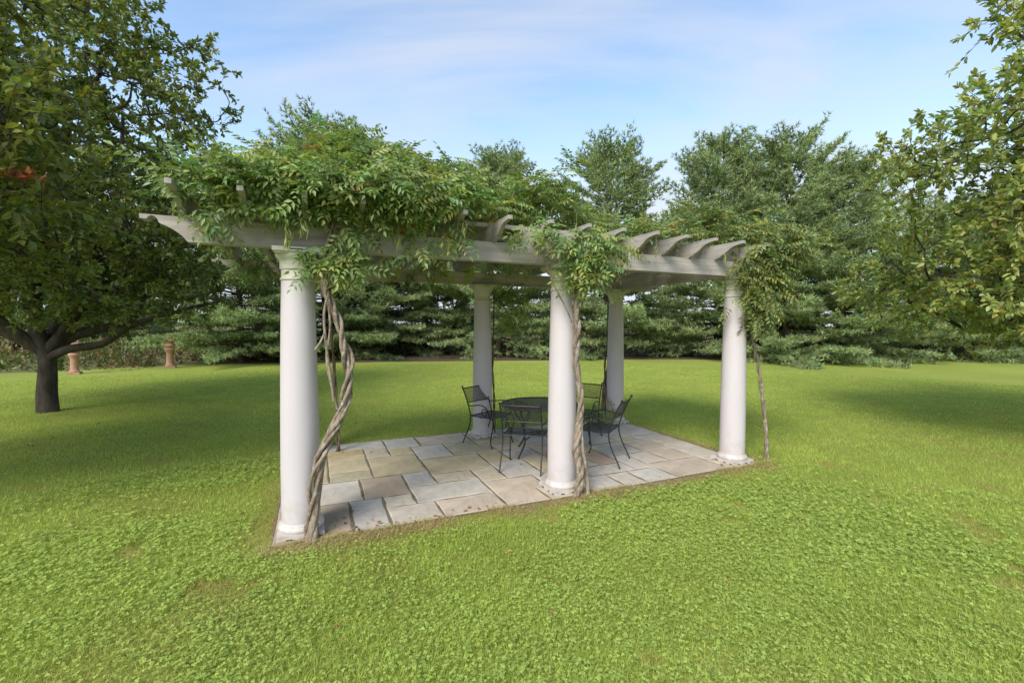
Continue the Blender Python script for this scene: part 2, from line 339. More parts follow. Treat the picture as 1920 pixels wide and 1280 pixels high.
# worn thatch between stone and lawn
M_soil = noise_mat('dry_thatch', (.17, .125, .065), (.30, .225, .115), (16, 16, 16), .95, bump=1, bscale=90, c3=(.19, .22, .06), s3=4)
ring = []
for i in range(480):
    t = i/480*4; k_, f_ = int(t), t-int(t); c4 = [(PU0, PV0), (PU1, PV0), (PU1, PV1), (PU0, PV1)]; a_, b_ = c4[k_], c4[(k_+1) % 4]; nn = [(0, -1), (1, 0), (0, 1), (-1, 0)][k_]
    w = float(vnoise(np.array([i*.085+4.0]), np.array([2.0]), 77, 3)[0]); w = max(.004, .40*w-.11) if k_ == 0 else (max(.004, .36*w-.09)*(1-.6*f_) if k_ == 1 else .01+.03*w)
    w *= min(1, 6*f_+.3, 6*(1-f_)+.3)
    ring.append((a_[0]+(b_[0]-a_[0])*f_+nn[0]*w, a_[1]+(b_[1]-a_[1])*f_+nn[1]*w))
o = tag(MB().prism(ring, 'z', -.05, .006).build('soil_edge', M_soil), kind='structure'); o.location = (AX, AY, 0); o.rotation_euler = (0, 0, TH)

# ------------------------------------------------------------------ pergola
pg = tag(empty('pergola', (AX, AY, 0), TH), 'weathered grey wooden pergola on six white round columns over the stone patio', 'pergola')
ZF = .020
plm = MB().prism([(-.185, -.185), (.185, -.185), (.185, .185), (-.185, .185)], 'z', ZF, ZF+.042)
for s in (-1, 1):   # drainage notches are not cut; dark boxes below paint their shade
    pass
plm = plm.mesh('plinth', M_plinth)
bm_ = MB().lathe([(.150, ZF+.040), (.181, ZF+.044), (.188, ZF+.058), (.186, ZF+.074), (.176, ZF+.086), (.168, ZF+.090), (.165, ZF+.105), (.150, ZF+.115)], 48).mesh('base_moulding', M_plinth, 50)
sh = []
for i in range(25):
    t = i/24; z = ZF+.10+t*(HB-.24-ZF-.10)
    sh.append((.157-.027*(max(0, t-.18)/.82)**1.6, z))
shm = MB().lathe(sh, 56).mesh('shaft', M_white, 50)
zt = HB
capm = MB().lathe([(.118, zt-.275), (.132, zt-.272), (.139, zt-.264), (.139, zt-.252), (.132, zt-.244), (.129, zt-.238), (.129, zt-.180), (.137, zt-.176), (.140, zt-.165), (.140, zt-.110), (.146, zt-.100), (.162, zt-.082), (.172, zt-.066), (.174, zt-.052), (.12, zt-.050)], 56).mesh('capital', M_cap, 40)
abm = MB().prism([(-.165, -.165), (.165, -.165), (.165, .165), (-.165, .165)], 'z', zt-.052, zt-.036).prism([(-.182, -.182), (.182, -.182), (.182, .182), (-.182, .182)], 'z', zt-.037, zt-.002).mesh('abacus', M_cap)
M_slot_shade = noise_mat('painted_slot_shade', (.012, .011, .010), (.025, .022, .02), (9, 9, 9), .9)  # near-black colour standing in for the shade inside the slots
slm = MB().box(-.05, .05, -.1835, -.180, zt-.024, zt-.015).mesh('vent_slot_shade', M_slot_shade)  # uncut slot: thin dark box on the abacus face paints its shade
drm = MB()
for q_ in (-.11, .02, .12): drm.box(q_, q_+.045, -.1862, -.183, ZF+.002, ZF+.012)  # thin dark boxes on the plinth face, painted shade of the notches
drm = drm.mesh('drain_slot_shade', M_slot_shade)
clab = {(0, 0): 'nearest front column with the thick twisted vine', (1, 0): 'middle front column', (2, 0): 'right front column'}
for iu in range(3):
    for iv in range(2):
        c = empty('column', (iu*SU, iv*SV, 0), 0, pg)
        for nm, me in (('plinth', plm), ('base_moulding', bm_), ('shaft', shm), ('capital', capm), ('abacus', abm)):
            link(bpy.data.objects.new(nm, me), c)
        link(bpy.data.objects.new('vent_slot_shade', slm), c)
        for rz_ in (0, -math.pi/2): o = link(bpy.data.objects.new('drain_slot_shade', drm), c); o.rotation_euler = (0, 0, rz_); o['kind'] = 'stuff'
# main beams with scrolled ends
L0, L1 = -1.07, 2*SU+1.07
endp = [(0, 2.655), (0, 2.622), (.045, 2.620), (.052, 2.636), (.070, 2.648), (.092, 2.645), (.110, 2.625), (.118, 2.600), (.128, 2.592), (.165, 2.578), (.215, 2.550), (.262, 2.512), (.300, 2.4655)]
lo = [(L0+a, z) for a, z in endp]; hi = [(L1-a, z) for a, z in endp]
poly = lo+hi[::-1]
for v in (0, SV):
    MB().prism(poly[::-1], 'y', v-.06, v+.06).build('beam', M_wood, pg)
for u in (0, 2*SU):
    MB().box(u-.045, u+.045, .062, SV-.062, 2.468, 2.652).build('cross_beam', M_wood_r, pg)
# rafters with ogee tails
T0, T1, zb, ztp = -.475, SV+.475, 2.657, 2.835
tail = [(0, ztp), (0, ztp-.035), (.05, ztp-.036), (.11, ztp-.046), (.17, ztp-.066), (.225, ztp-.098), (.275, ztp-.128), (.318, ztp-.143), (.330, ztp-.160), (.375, ztp-.164), (.40, zb)]
rp = [(T0+a, z) for a, z in tail]+[(T1-a, z) for a, z in tail][::-1]
rme = MB().prism(rp, 'x', -.021, .021).mesh('rafter', M_wood_r)
RU = [4.80-.43*k for k in range(14)]+[5.23, 5.66, 6.06]
for i, u in enumerate(sorted(RU)):
    o = link(bpy.data.objects.new('rafter', rme), pg); o.location = (u, random.uniform(-.012, .012), 0)
    o.rotation_euler = (0, 0, random.uniform(-.006, .006))
for v in (.12, .72, 1.30, 1.88, 2.46):
    MB().box(L0+.1, L1-.1, v-.03, v+.03, ztp+.002, ztp+.04).build('purlin', M_wood, pg)

# ------------------------------------------------------------------ wrought iron furniture
def lattice(mb, w0, w1, h0, h1, fn, sp=.021, wd=.0062, ang=R(58), disc=None, th=.0015):
    """expanded-metal sheet: crossing strips clipped to a rectangle or disc; fn maps (a,b)->3-D"""
    for s in (1, -1):
        d = np.array([math.cos(ang*s), math.sin(ang*s)]); nrm = np.array([-d[1], d[0]])
        cs = [np.array(p)@nrm for p in ((w0, h0), (w1, h0), (w0, h1), (w1, h1))]
        k0 = int(math.floor(min(cs)/sp)); k1 = int(math.ceil(max(cs)/sp))
        for k in range(k0, k1+1):
            p0 = nrm*k*sp
            if disc:
                r2 = disc**2-(k*sp)**2
                if r2 <= 0: continue
                t0, t1 = -math.sqrt(r2), math.sqrt(r2)
            else:
                t0, t1 = -9, 9
                for ax, (lo, hi) in enumerate(((w0, w1), (h0, h1))):
                    if abs(d[ax]) < 1e-9: continue
                    a, b = sorted(((lo-p0[ax])/d[ax], (hi-p0[ax])/d[ax])); t0 = max(t0, a); t1 = min(t1, b)
                if t1-t0 < .008: continue
            ns = 1 if disc else 2
            vs = []
            for i in range(ns+1):
                q = p0+d*(t0+(t1-t0)*i/ns)
                for sg in (-1, 1):
                    e = q+nrm*sg*wd/2; P = fn(e[0], e[1]); vs.append(P)
            for i in range(ns):
                b = 2*i; mb.add([vs[b], vs[b+1], vs[b+3], vs[b+2]], [(0, 1, 2, 3)])
                # lower face, so that the strip has thickness
                nv = np.cross(np.array(vs[b+1])-np.array(vs[b]), np.array(vs[b+2])-np.array(vs[b])); nv = nv/np.linalg.norm(nv)*th
                lo4 = [tuple(np.array(x)-nv) for x in (vs[b], vs[b+1], vs[b+3], vs[b+2])]
                mb.add(lo4, [(3, 2, 1, 0)])
    return mb

post_yz = [(-.33, 0), (-.285, .10), (-.225, .22), (-.185, .34), (-.180, .44), (-.205, .54), (-.235, .62), (-.285, .74), (-.345, .85)]
psp = spline([(0, a, b) for a, b in post_yz], 5)
def post_y(z):
    zz = [p[2] for p in psp]; yy = [p[1] for p in psp]; return float(np.interp(z, zz, yy))
CH = {}
for s in (-1, 1):
    mb = MB(); mb.tube([(s*(.25+.02*max(0, .3-p[2])), p[1], p[2]) for p in psp], .0095, 8)
    mb.lathe([(.004, -.004), (.014, .002), (.016, .012), (.012, .022), (.003, .026)], 10, (s*.25, -.345, .848)); CH['rear_leg', s] = mb.mesh('leg', M_iron, 60)
    fl = spline([(s*.245, .235, .432), (s*.255, .262, .39), (s*.258, .258, .30), (s*.252, .225, .17), (s*.252, .215, .08), (s*.255, .245, 0)], 5)
    CH['front_leg', s] = MB().tube(fl, .0092, 8).lathe([(.014, 0), (.014, .012), (.009, .016)], 10, (s*.255, .245, 0)).mesh('leg', M_iron, 60)
    ar = spline([(s*.25, post_y(.60), .60), (s*.268, -.15, .592), (s*.280, -.04, .612), (s*.285, .07, .620), (s*.285, .155, .59), (s*.282, .195, .53), (s*.270, .20, .47), (s*.258, .19, .438)], 6)
    sc = [(s*.283, .118+.047*math.cos(a), .520+.05*math.sin(a)) for a in np.linspace(-.2, 2*math.pi*1.1, 30)]
    sc = [(s*.283, .19, .545), (s*.283, .178, .525)]+[(p[0], p[1], p[2]) for p in sc]
    CH['arm', s] = MB().tube(ar, .0085, 8).tube(sc, .007, 6).mesh('arm', M_iron, 60)
mb = MB(); lattice(mb, -.245, .245, -.18, .235, lambda a, b: (a, b, .437-.010*math.cos(a*6)*math.cos(b*5)))
mb.tube([(-.25, -.18, .437), (-.25, .22, .437), (-.235, .24, .437), (.235, .24, .437), (.25, .22, .437), (.25, -.18, .437), (-.25, -.18, .437)], .008, 8)
mb.tube([(-.25, .02, .425), (.25, .02, .425)], .006, 6)
CH['seat'] = mb.mesh('seat', M_iron)
mb = MB(); z0, z1 = .625, .835
bow = lambda a: -.018*math.cos(a/.25*math.pi/2)
lattice(mb, -.245, .245, z0, z1, lambda a, b: (a, post_y(b)+bow(a), b))
for z in (z0, z1): mb.tube([(a, post_y(z)+bow(a), z) for a in np.linspace(-.25, .25, 9)], .008, 8)
CH['backrest'] = mb.mesh('backrest', M_iron)
def chair(u, v, fu, fv, label):
    x, y = to_world(u, v); wx = cu*fu-su_*fv; wy = su_*fu+cu*fv
    c = empty('patio_chair', (x, y, .019), math.atan2(wy, wx)-math.pi/2)
    tag(c, label, 'chair', 'black iron chairs round the patio table')
    link(bpy.data.objects.new('seat', CH['seat']), c); link(bpy.data.objects.new('backrest', CH['backrest']), c)
    for s in (-1, 1):
        link(bpy.data.objects.new('leg', CH['rear_leg', s]), c); link(bpy.data.objects.new('leg', CH['front_leg', s]), c)
        link(bpy.data.objects.new('arm', CH['arm', s]), c)
    return c
chair(2.57, 2.10, .50, -.87, 'black iron mesh chair in front of the back middle column, left of the table')
chair(2.575, .85, .60, .80, 'black iron mesh chair nearest the camera with its back turned to us')
chair(3.62, .70, -.62, .78, 'black iron mesh chair seen side-on to the right of the twisted middle vine')
chair(3.98, 1.80, -.80, -.60, 'black iron mesh chair behind the table, half hidden by the middle front column')

tx, ty = to_world(3.02, 1.33)
tb = tag(empty('patio_table', (tx, ty, .019), TH), 'round black iron mesh table on the flagstone patio between four chairs', 'table')
TZ, TR = .70, .535
mb = MB(); lattice(mb, -TR, TR, -TR, TR, lambda a, b: (a, b, TZ), sp=.019, wd=.0075, disc=TR)
mb.build('tabletop', M_iron, tb)
MB().tube([(TR*math.cos(a), TR*math.sin(a), TZ-.004) for a in np.linspace(0, 2*math.pi, 65)], .013, 8).build('rim', M_iron, tb, 60)
lg = MB().tube(spline([(.50, 0, TZ-.02), (.46, 0, TZ-.09), (.37, 0, TZ-.2), (.30, 0, TZ-.36), (.29, 0, TZ-.5), (.34, 0, .10), (.40, 0, .02), (.42, 0, .002)], 6), .012, 8)
lg.tube([(.405+.055*math.cos(a), 0, TZ-.085+.055*math.sin(a)) for a in np.linspace(0, 2*math.pi, 22)], .008, 6)
lg.tube(spline([(.47, 0, TZ-.02), (.30, 0, TZ-.03), (.20, 0, TZ-.12), (.31, 0, TZ-.30)], 6), .008, 6)
lgm = lg.mesh('leg', M_iron, 60)
for k in range(4):
    o = link(bpy.data.objects.new('leg', lgm), tb); o.rotation_euler = (0, 0, k*math.pi/2+.35)
mb = MB()
for k in range(2):
    a = k*math.pi/2+.35; c_, s_ = math.cos(a), math.sin(a)
    mb.tube(spline([(-.29*c_, -.29*s_, .22), (-.15*c_, -.15*s_, .27), (0, 0, .29+.012*k), (.15*c_, .15*s_, .27), (.29*c_, .29*s_, .22)], 5), .008, 8)
mb.tube([(.10*math.cos(a), .10*math.sin(a), .285) for a in np.linspace(0, 2*math.pi, 25)], .007, 6)
mb.build('stretcher', M_iron, tb, 60)

# ------------------------------------------------------------------ terracotta pillars at the lawn edge
def pillar(x, y, h, label):
    p = tag(empty('garden_pillar', (x, y, -.01), .5), label, 'pillar', 'terracotta pillars at the lawn edge'); s = h/1.25*.92
    MB().box(-.19*s, .19*s, -.19*s, .19*s, 0, .09*s).build('base', M_terra, p)
    MB().lathe([(.165*s, .09*s), (.17*s, .13*s), (.14*s, .16*s), (.13*s, .22*s), (.125*s, .60*s), (.15*s, .68*s), (.185*s, .74*s), (.19*s, .79*s), (.15*s, .83*s), (.12*s, .85*s)], 20).build('shaft', M_terra, p, 45)
    MB().lathe([(.12*s, .85*s), (.18*s, .89*s), (.18*s, .95*s), (.13*s, .99*s), (.12*s, 1.05*s), (.17*s, 1.09*s), (.15*s, 1.12*s)], 20).build('urn_neck', M_terra, p, 45)
    MB().box(-.18*s, .18*s, -.18*s, .18*s, 1.12*s, 1.25*s).build('cap', M_terra, p)
pillar(-14.2, 18.7, 1.36, 'pinkish terracotta pillar standing free at the lawn edge before the brush')
pillar(-15.75, 16.2, 1.24, 'orange terracotta pillar crossed by a low branch of the leaning left tree')

# ------------------------------------------------------------------ leaves
def leaf_geo(P, D, Nn, ln, wd, col, hexa=True, fold=.18, droop=.0):
    """P base points, D axis, Nn face normal; returns V, quads, cols"""
    D = unit(D); Sd = unit(np.cross(D, Nn)); Nn = np.cross(Sd, D)
    ln = ln[:, None]; wd = wd[:, None]
    tip = P+D*ln-Nn*droop*ln
    if hexa:
        m1 = P+D*ln*.30; m2 = P+D*ln*.68-Nn*droop*.4*ln; up = Nn*wd*fold
        V = np.stack([P, m1+Sd*wd*.46+up, m2+Sd*wd*.38+up, tip, m2-Sd*wd*.38+up, m1-Sd*wd*.46+up], 1)
        n = len(P); b = (np.arange(n)*6)[:, None]
        F = np.concatenate([b+np.array([[0, 1, 2, 3]]), b+np.array([[0, 3, 4, 5]])], 0)
        return V.reshape(-1, 3), F, np.repeat(col, 6, 0)
    up = Nn*wd*fold; mid = P+D*ln*.45
    V = np.stack([P, mid+Sd*wd*.5+up, tip, mid-Sd*wd*.5+up], 1); n = len(P); b = (np.arange(n)*4)[:, None]
    F = np.concatenate([b+np.array([[0, 1, 2]]), b+np.array([[0, 2, 3]])], 0)
    return V.reshape(-1, 3), F, np.repeat(col, 4, 0)
def jitter_cols(n, base, var=.18, r=rng, warm=.12):
    b = np.array(base); k = 1+var*r.standard_normal((n, 1)); w = warm*r.standard_normal((n, 1))
    c = b*np.clip(k, .45, 1.7)*np.concatenate([1+w, np.ones((n, 1)), 1-.6*w], 1)
    return np.clip(c, .004, .9)

def broadleaf(name, base, limbs, crown, nclump, twigs, lpt, leaf, cols, label, seed, trunk_r, twig_len=(.3, .65), outer=.75, bark=M_bark, extra=None):
    """limbs: list of (points, r0, r1) in world coordinates, the first one the trunk; crown: fn(r)->(n,3) sample + density"""
    r = np.random.default_rng(seed)
    root = tag(empty(name, base), label, 'tree'); B = np.array(base)
    tr = MB()
    nodes = []; par = []
    for li, (pts, r0, r1) in enumerate(limbs):
        sp_ = spline(pts, 6); k = len(sp_)
        tr.tube([np.array(p)-B for p in sp_], list(np.linspace(r0, r1, k)), 10 if li == 0 else 7)
        if li == 0: tr.build('trunk', bark, root, 60); tr = MB()
        if li > 0: nodes += [np.array(p) for p in sp_[k//4:]]
    C = crown(r, nclump)
    nl = len(nodes); nodes = np.array(nodes); par = [-1]*nl
    ctr = nodes[:nl].mean(0); order = np.argsort(np.linalg.norm(C-ctr, axis=1)); C = C[order]
    allp = [p for p in nodes]
    for c in C:
        A = np.array(allp); d = np.linalg.norm(A-c, axis=1)+.35*np.maximum(0, A[:, 2]-c[2]); j = int(np.argmin(d)); par.append(j); allp.append(c)
    A = np.array(allp); cnt = np.ones(len(A)); 
    for i in range(len(A)-1, nl-1, -1):
        if par[i] >= 0: cnt[par[i]] += cnt[i]
    br = MB()
    for i in range(nl, len(A)):
        p0, p1 = A[par[i]], A[i]; mid = (p0+p1)/2+r.normal(0, .08, 3)+np.array([0, 0, -.05])
        ra = .007*math.sqrt(cnt[i])+.004
        br.tube([q-B for q in spline([p0, mid, p1], 3)], [ra*1.15]*3+[ra]*2+[ra*.8]*2, 5, cap=False)
    br.v += []; 
    # leaves
    P = []; D = []
    for i in range(nl, len(A)):
        out = A[i]-A[par[i]]; out = out/max(np.linalg.norm(out), 1e-6)
        for t in range(twigs):
            d = unit(out*.55+r.normal(0, .75, 3)+np.array([0, 0, .18])); ll = r.uniform(*twig_len)
            p0 = A[i]+r.normal(0, .10, 3); p1 = p0+d*ll*.55; p2 = p0+d*ll+np.array([0, 0, -.10*ll])
            br.tube([p0-B, p1-B, p2-B], [.005, .004, .0025], 3, cap=False)
            n = int(lpt*r.uniform(.7, 1.3)); tt = np.sqrt(r.uniform(.01, 1, n))[:, None]
            q = p0*(1-tt)**2+2*p1*tt*(1-tt)+p2*tt*tt
            P.append(q); D.append(unit(d[None]*.75+r.normal(0, .62, (n, 3))))
    P = np.concatenate(P); D = np.concatenate(D); n = len(P)
    Nn = unit(np.array([0, 0, 1.0])+r.normal(0, .55, (n, 3)))
    ln = r.uniform(leaf[0], leaf[1], n); wd = ln*r.uniform(.48, .62, n)
    cc = jitter_cols(n, cols[0], .22, r); pick = vnoise(P[:, 0]*1.1+9, (P[:, 1]+P[:, 2])*1.1, seed) > .58
    cc[pick] = jitter_cols(int(pick.sum()), cols[1], .2, r); rare = r.random(n) < .012; cc[rare] = jitter_cols(int(rare.sum()), (.26, .17, .03), .2, r)
    P = P+D*.012
    V, F, CC = leaf_geo(P-B, D, Nn, ln, wd, cc, True, .16, .10)
    for l in ([] if not limbs[1:] else limbs[1:]): pass
    for li, (pts, r0, r1) in enumerate(limbs):
        if li == 0: continue
        sp_ = spline(pts, 6); br.tube([np.array(p)-B for p in sp_], list(np.linspace(r0, r1, len(sp_))), 8)
    br.build('branches', bark, root, 60)
    o = nmesh('crown', V, F, M_leaf, root, CC); o['kind'] = 'stuff'
    return root

def ell_crown(layers, keep=None, shell=.55):
    """layers: list of (cx,cy,cz,rx,ry,rz,weight)"""
    W_ = np.array([l[6] for l in layers], float); W_ /= W_.sum()
    def fn(r, n):
        out = []
        while len(out) < n:
            l = layers[r.choice(len(layers), p=W_)]; d = unit(r.normal(0, 1, 3)); q = np.array(l[:3])+d*np.array(l[3:6])*(shell+(1-shell)*r.random()**.7 if r.random() < .75 else r.random())
            if q[2] < 1.3: continue
            if keep is not None and not keep(q): continue
            out.append(q)
        return np.array(out)
    return fn

# left tree (trunk in view, low fork)
bx, by = -9.55, 9.25
limbsL = [([(bx-.02, by, -.05), (bx-.03, by, .35), (bx, by, .8), (bx+.02, by, 1.25)], .185, .135),
 ([(bx, by, 1.1), (bx+.5, by-.05, 1.30), (bx+1.3, by-.15, 1.42), (bx+1.9, by-.2, 1.78), (bx+2.7, by-.1, 2.05), (bx+3.6, by, 2.3)], .10, .03),
 ([(bx, by, 1.2), (bx+.35, by+.2, 1.55), (bx+1.0, by+.3, 1.75), (bx+1.45, by+.35, 1.9), (bx+1.8, by+.4, 2.5), (bx+2.3, by+.3, 3.3)], .12, .035),
 ([(bx, by, 1.15), (bx-.1, by-.1, 1.8), (bx+.1, by-.3, 3.0), (bx+.0, by-.2, 4.6), (bx+.3, by, 6.4)], .15, .04),
 ([(bx, by, 1.2), (bx+.5, by+.1, 2.0), (bx+1.1, by, 3.2), (bx+1.5, by+.1, 4.6), (bx+1.7, by, 6.0)], .13, .03),
 ([(bx, by, 1.2), (bx-.8, by-.2, 1.7), (bx-2.0, by-.5, 2.0), (bx-3.2, by-.8, 2.6)], .12, .03),
 ([(bx, by, 1.3), (bx-.4, by+.8, 2.2), (bx-.7, by+1.8, 3.2), (bx-.9, by+2.6, 4.2)], .11, .03),
 ([(bx, by, 1.2), (bx-.7, by-.6, 2.2), (bx-1.4, by-1.2, 3.6), (bx-1.6, by-1.5, 5.2)], .12, .03)]
def keepL(q):
    # stay clear of the pergola
    u, v = to_uv(q[0], q[1]); return u < -1.9 and not (q[0] > bx+.6 and q[2] < 2.15)
broadleaf('leafy_tree', (bx, by, 0), limbsL, ell_crown([(bx, by, 3.6, 4.0, 3.5, 2.0, 5), (bx+.2, by, 6.2, 3.2, 3.0, 2.9, 4), (bx+1.7, by+.2, 2.9, 2.9, 2.6, 1.1, 2.2), (bx+.5, by, 8.2, 2.2, 2.2, 1.6, 1)], keepL),
 580, 7, 23, (.080, .124), [(.175, .215, .068), (.25, .285, .08)], 'broad dark-leaved tree with low forking limbs left of the pergola', 11, .2)
# near-left tree, mostly out of the frame
nx, ny = -7.3, 3.1
limbsN = [([(nx, ny, -.05), (nx, ny, .6), (nx+.05, ny+.05, 1.4)], .16, .12),
 ([(nx, ny, 1.3), (nx+.7, ny+.4, 2.0), (nx+1.6, ny+.8, 2.7), (nx+2.4, ny+1.0, 3.1)], .07, .02),
 ([(nx, ny, 1.3), (nx+.2, ny+.4, 2.3), (nx+.6, ny+.9, 3.6), (nx+.9, ny+1.1, 4.8)], .08, .02),
 ([(nx, ny, 1.3), (nx-.4, ny+.2, 2.4), (nx-.8, ny+.4, 4.2)], .08, .02),
 ([(nx, ny, 1.3), (nx+.1, ny+1.0, 2.2), (nx+.1, ny+2.0, 3.0)], .07, .02)]
tree0 = broadleaf('leafy_tree', (nx, ny, 0), limbsN, ell_crown([(nx+.3, ny+.8, 3.5, 2.75, 2.5, 1.5, 4), (nx+.2, ny+.8, 4.9, 2.0, 2.0, 1.4, 1.6)], lambda q: to_uv(q[0], q[1])[0] < -1.9 and q[0] > -11 and q[0] < -1.10*q[1]+1.55),
 420, 6, 20, (.075, .115), [(.165, .200, .050), (.215, .235, .058)], 'sunlit leafy branches of the nearest tree reaching in at the left edge', 12, .12)
# curled dead leaves on its outer twig
P = []; D = []
r = np.random.default_rng(5); q0 = np.array([-4.52, 4.05, 3.21])
for i in range(9):
    P.append(q0+np.array([.055*i-.14, .02*r.normal(), -.012*i+.03*r.normal()])); D.append(unit(np.array([1.0, r.normal()*.4, r.normal()*.5])))
P = np.array(P); D = np.array(D)
V, F, CC = leaf_geo(P-np.array([nx, ny, 0]), D, unit(r.normal(0, 1, (9, 3))+np.array([0, -.6, .6])), r.uniform(.13, .20, 9), r.uniform(.07, .10, 9), jitter_cols(9, (.50, .17, .07), .15, r), True, .5, .25)
o = nmesh('dead_leaves', V, F, M_dry, tree0, CC); o['label'] = 'curled orange-brown dead leaves on a twig'; o['kind'] = 'stuff'

# right tree, trunk out of the frame
rx, ry = 9.75, 6.0
limbsR = [([(rx, ry, -.05), (rx, ry, .6), (rx-.05, ry, 1.3)], .18, .14),
 ([(rx, ry, 1.2), (rx-1.0, ry-.1, 1.8), (rx-2.2, ry-.2, 2.2), (rx-3.0, ry, 2.5)], .06, .012),
 ([(rx, ry, 1.2), (rx-.8, ry-.2, 2.2), (rx-1.9, ry-.4, 3.2), (rx-2.6, ry-.4, 3.8)], .06, .012),
 ([(rx, ry, 1.2), (rx-.2, ry, 3.0), (rx-.9, ry-.2, 4.8), (rx-1.4, ry-.2, 6.0)], .08, .012),
 ([(rx, ry, 1.2), (rx+.5, ry+.2, 3.2), (rx+.3, ry+.1, 5.5)], .10, .02),
 ([(rx, ry, 1.2), (rx-.7, ry+1.0, 2.0), (rx-1.6, ry+2.0, 2.6), (rx-2.3, ry+2.5, 2.9)], .06, .012)]
broadleaf('leafy_tree', (rx, ry, 0), limbsR, ell_crown([(rx, ry, 3.0, 4.2, 3.3, 1.5, 5), (rx-.4, ry+.1, 4.5, 3.6, 3.0, 1.4, 3.6), (rx-.1, ry, 6.3, 2.7, 2.5, 1.6, 2.4), (rx-1.2, ry+2.0, 2.6, 2.5, 2.0, .9, 1.1)], lambda q: q[1] > 2.6),
 560, 7, 23, (.074, .114), [(.29, .345, .115), (.37, .40, .125)], 'light green leafy tree leaning in from the right edge of the lawn', 13, .15)

# ------------------------------------------------------------------ white pines
def pine_geo(seed, H, Rr, z0, ntip=8):
    r = np.random.default_rng(seed); tr = MB(); br = MB()
    lean = r.normal(0, .15, 2)
    axis = lambda z: np.array([lean[0]*(z/H)**2*2, lean[1]*(z/H)**2*2, z])
    zs = np.linspace(-.1, H*.93, 12); tr.tube([axis(z) if z > 0 else np.array([0, 0, z]) for z in zs], [max(.02, .21*(1-z/H)**.8) for z in zs], 9)
    P = []; D = []
    def tufts(p0, p1, step, d, upb):
        n = max(2, int(np.linalg.norm(p1-p0)/step)); tt = (np.arange(n)+r.random(n))/n
        q = p0+(p1-p0)*tt[:, None]; P.append(q+r.normal(0, .03, (n, 3))); D.append(unit(np.repeat(d[None], n, 0)+r.normal(0, .35, (n, 3))+np.array([0, 0, upb])))
    z = z0
    while z < H*.94:
        t = (z-z0)/(H-z0); Lm = Rr*((1-t)**.50)*(.70+.30*min(1, t*3+.45))+.25
        nb = r.integers(5, 8); a0 = r.random()*6.28
        for k in range(nb):
            a = a0+k*6.283/nb+r.normal(0, .22); Lb = Lm*r.uniform(.62, 1.22); el = -.06+.75*t**1.3+r.normal(0, .10)
            d = np.array([math.cos(a), math.sin(a), 0]); b0 = axis(z+r.normal(0, .10))
            f = lambda s: b0+d*Lb*s*math.cos(el*.8)+np.array([0, 0, Lb*(math.tan(el)*s*.85+.16*s*s*min(1, t*5)-.05*s)])
            br.tube([f(0), f(.35), f(.7), f(1.0)], [.035*(1-t)+.012, .022*(1-t)+.01, .012, .005], 4, cap=False)
            s = .22+.10*r.random(); sd_ = np.array([-d[1], d[0], 0]); sg = 1
            while s < 1.0:
                p = f(s); tl = (f(min(1, s+.05))-f(s-.05)); tl = tl/np.linalg.norm(tl)
                ll = (.28+.42*(1-s)*Lb*.75)*r.uniform(.7, 1.25); dd = unit(tl*.75+sd_*sg*r.uniform(.6, 1.0)+np.array([0, 0, r.normal(.10, .14)]))
                p1 = p+dd*ll+np.array([0, 0, -.03*ll]); tufts(p+dd*ll*.25, p1, .075, dd, .30); sg = -sg; s += .125/max(.5, Lb)
            tufts(f(.5), f(1.0), .09, d, .35)
        z += r.uniform(.26, .44)*(1.0 if t < .7 else .8)
    # leaders
    for k in range(ntip):
        a = r.random()*6.28; rr_ = r.random()**.6*Rr*.34 if k else 0; zt_ = H-rr_*r.uniform(1.0, 1.7); b0 = axis(min(zt_, H*.95))+np.array([math.cos(a)*rr_, math.sin(a)*rr_, -.9+max(0, zt_-H*.95)])
        dd = unit(np.array([math.cos(a)*.22, math.sin(a)*.22, 1.0])); p1 = b0+dd*(1.25 if k else 1.5)
        br.tube([b0, p1], [.018, .006], 4, cap=False); tufts(b0, p1, .05, dd, .3)
        for j in range(5):
            aa = r.random()*6.28; q = b0+dd*r.uniform(.2, .9); d3 = unit(np.array([math.cos(aa)*.6, math.sin(aa)*.6, .9])); tufts(q, q+d3*.42, .06, d3, .3)
    P = np.concatenate(P); D = np.concatenate(D); n = len(P)
    # each tuft: a bundle of needles
    K = 6; PP = np.repeat(P, K, 0); DD = unit(np.repeat(D, K, 0)*.9+r.normal(0, .55, (n*K, 3))); ln = r.uniform(.15, .27, n*K)[:, None]
    sd = unit(np.cross(DD, r.normal(0, 1, (n*K, 3))))*r.uniform(.016, .029, n*K)[:, None]
    V = np.stack([PP-sd, PP+sd, PP+DD*ln], 1).reshape(-1, 3); F = np.arange(n*K*3).reshape(-1, 3)
    base = jitter_cols(n, (.275, .335, .160), .20, r, .10)
    tipn = np.linalg.norm(P[:, :2], axis=1); lite = vnoise(P[:, 0]*1.3+20, P[:, 2]*1.3+P[:, 1], seed) > .55
    base[lite] *= 1.25
    CC = np.repeat(np.repeat(base, K, 0), 3, 0)
    return tr.mesh('trunk', M_pbark, 60), br.mesh('branches', M_pbark, 60), V, F, CC
PV = []
for sd_, H, Rr, z0 in ((21, 11.5, 4.9, .22), (22, 11.5, 5.0, .95), (23, 11.5, 4.7, .30), (24, 8.5, 4.8, .22)):
    t_, b_, V, F, CC = pine_geo(sd_, H, Rr, z0, 9)
    o = nmesh('crown', V, F, M_need, None, CC); PV.append((t_, b_, o.data, H)); bpy.data.objects.remove(o)
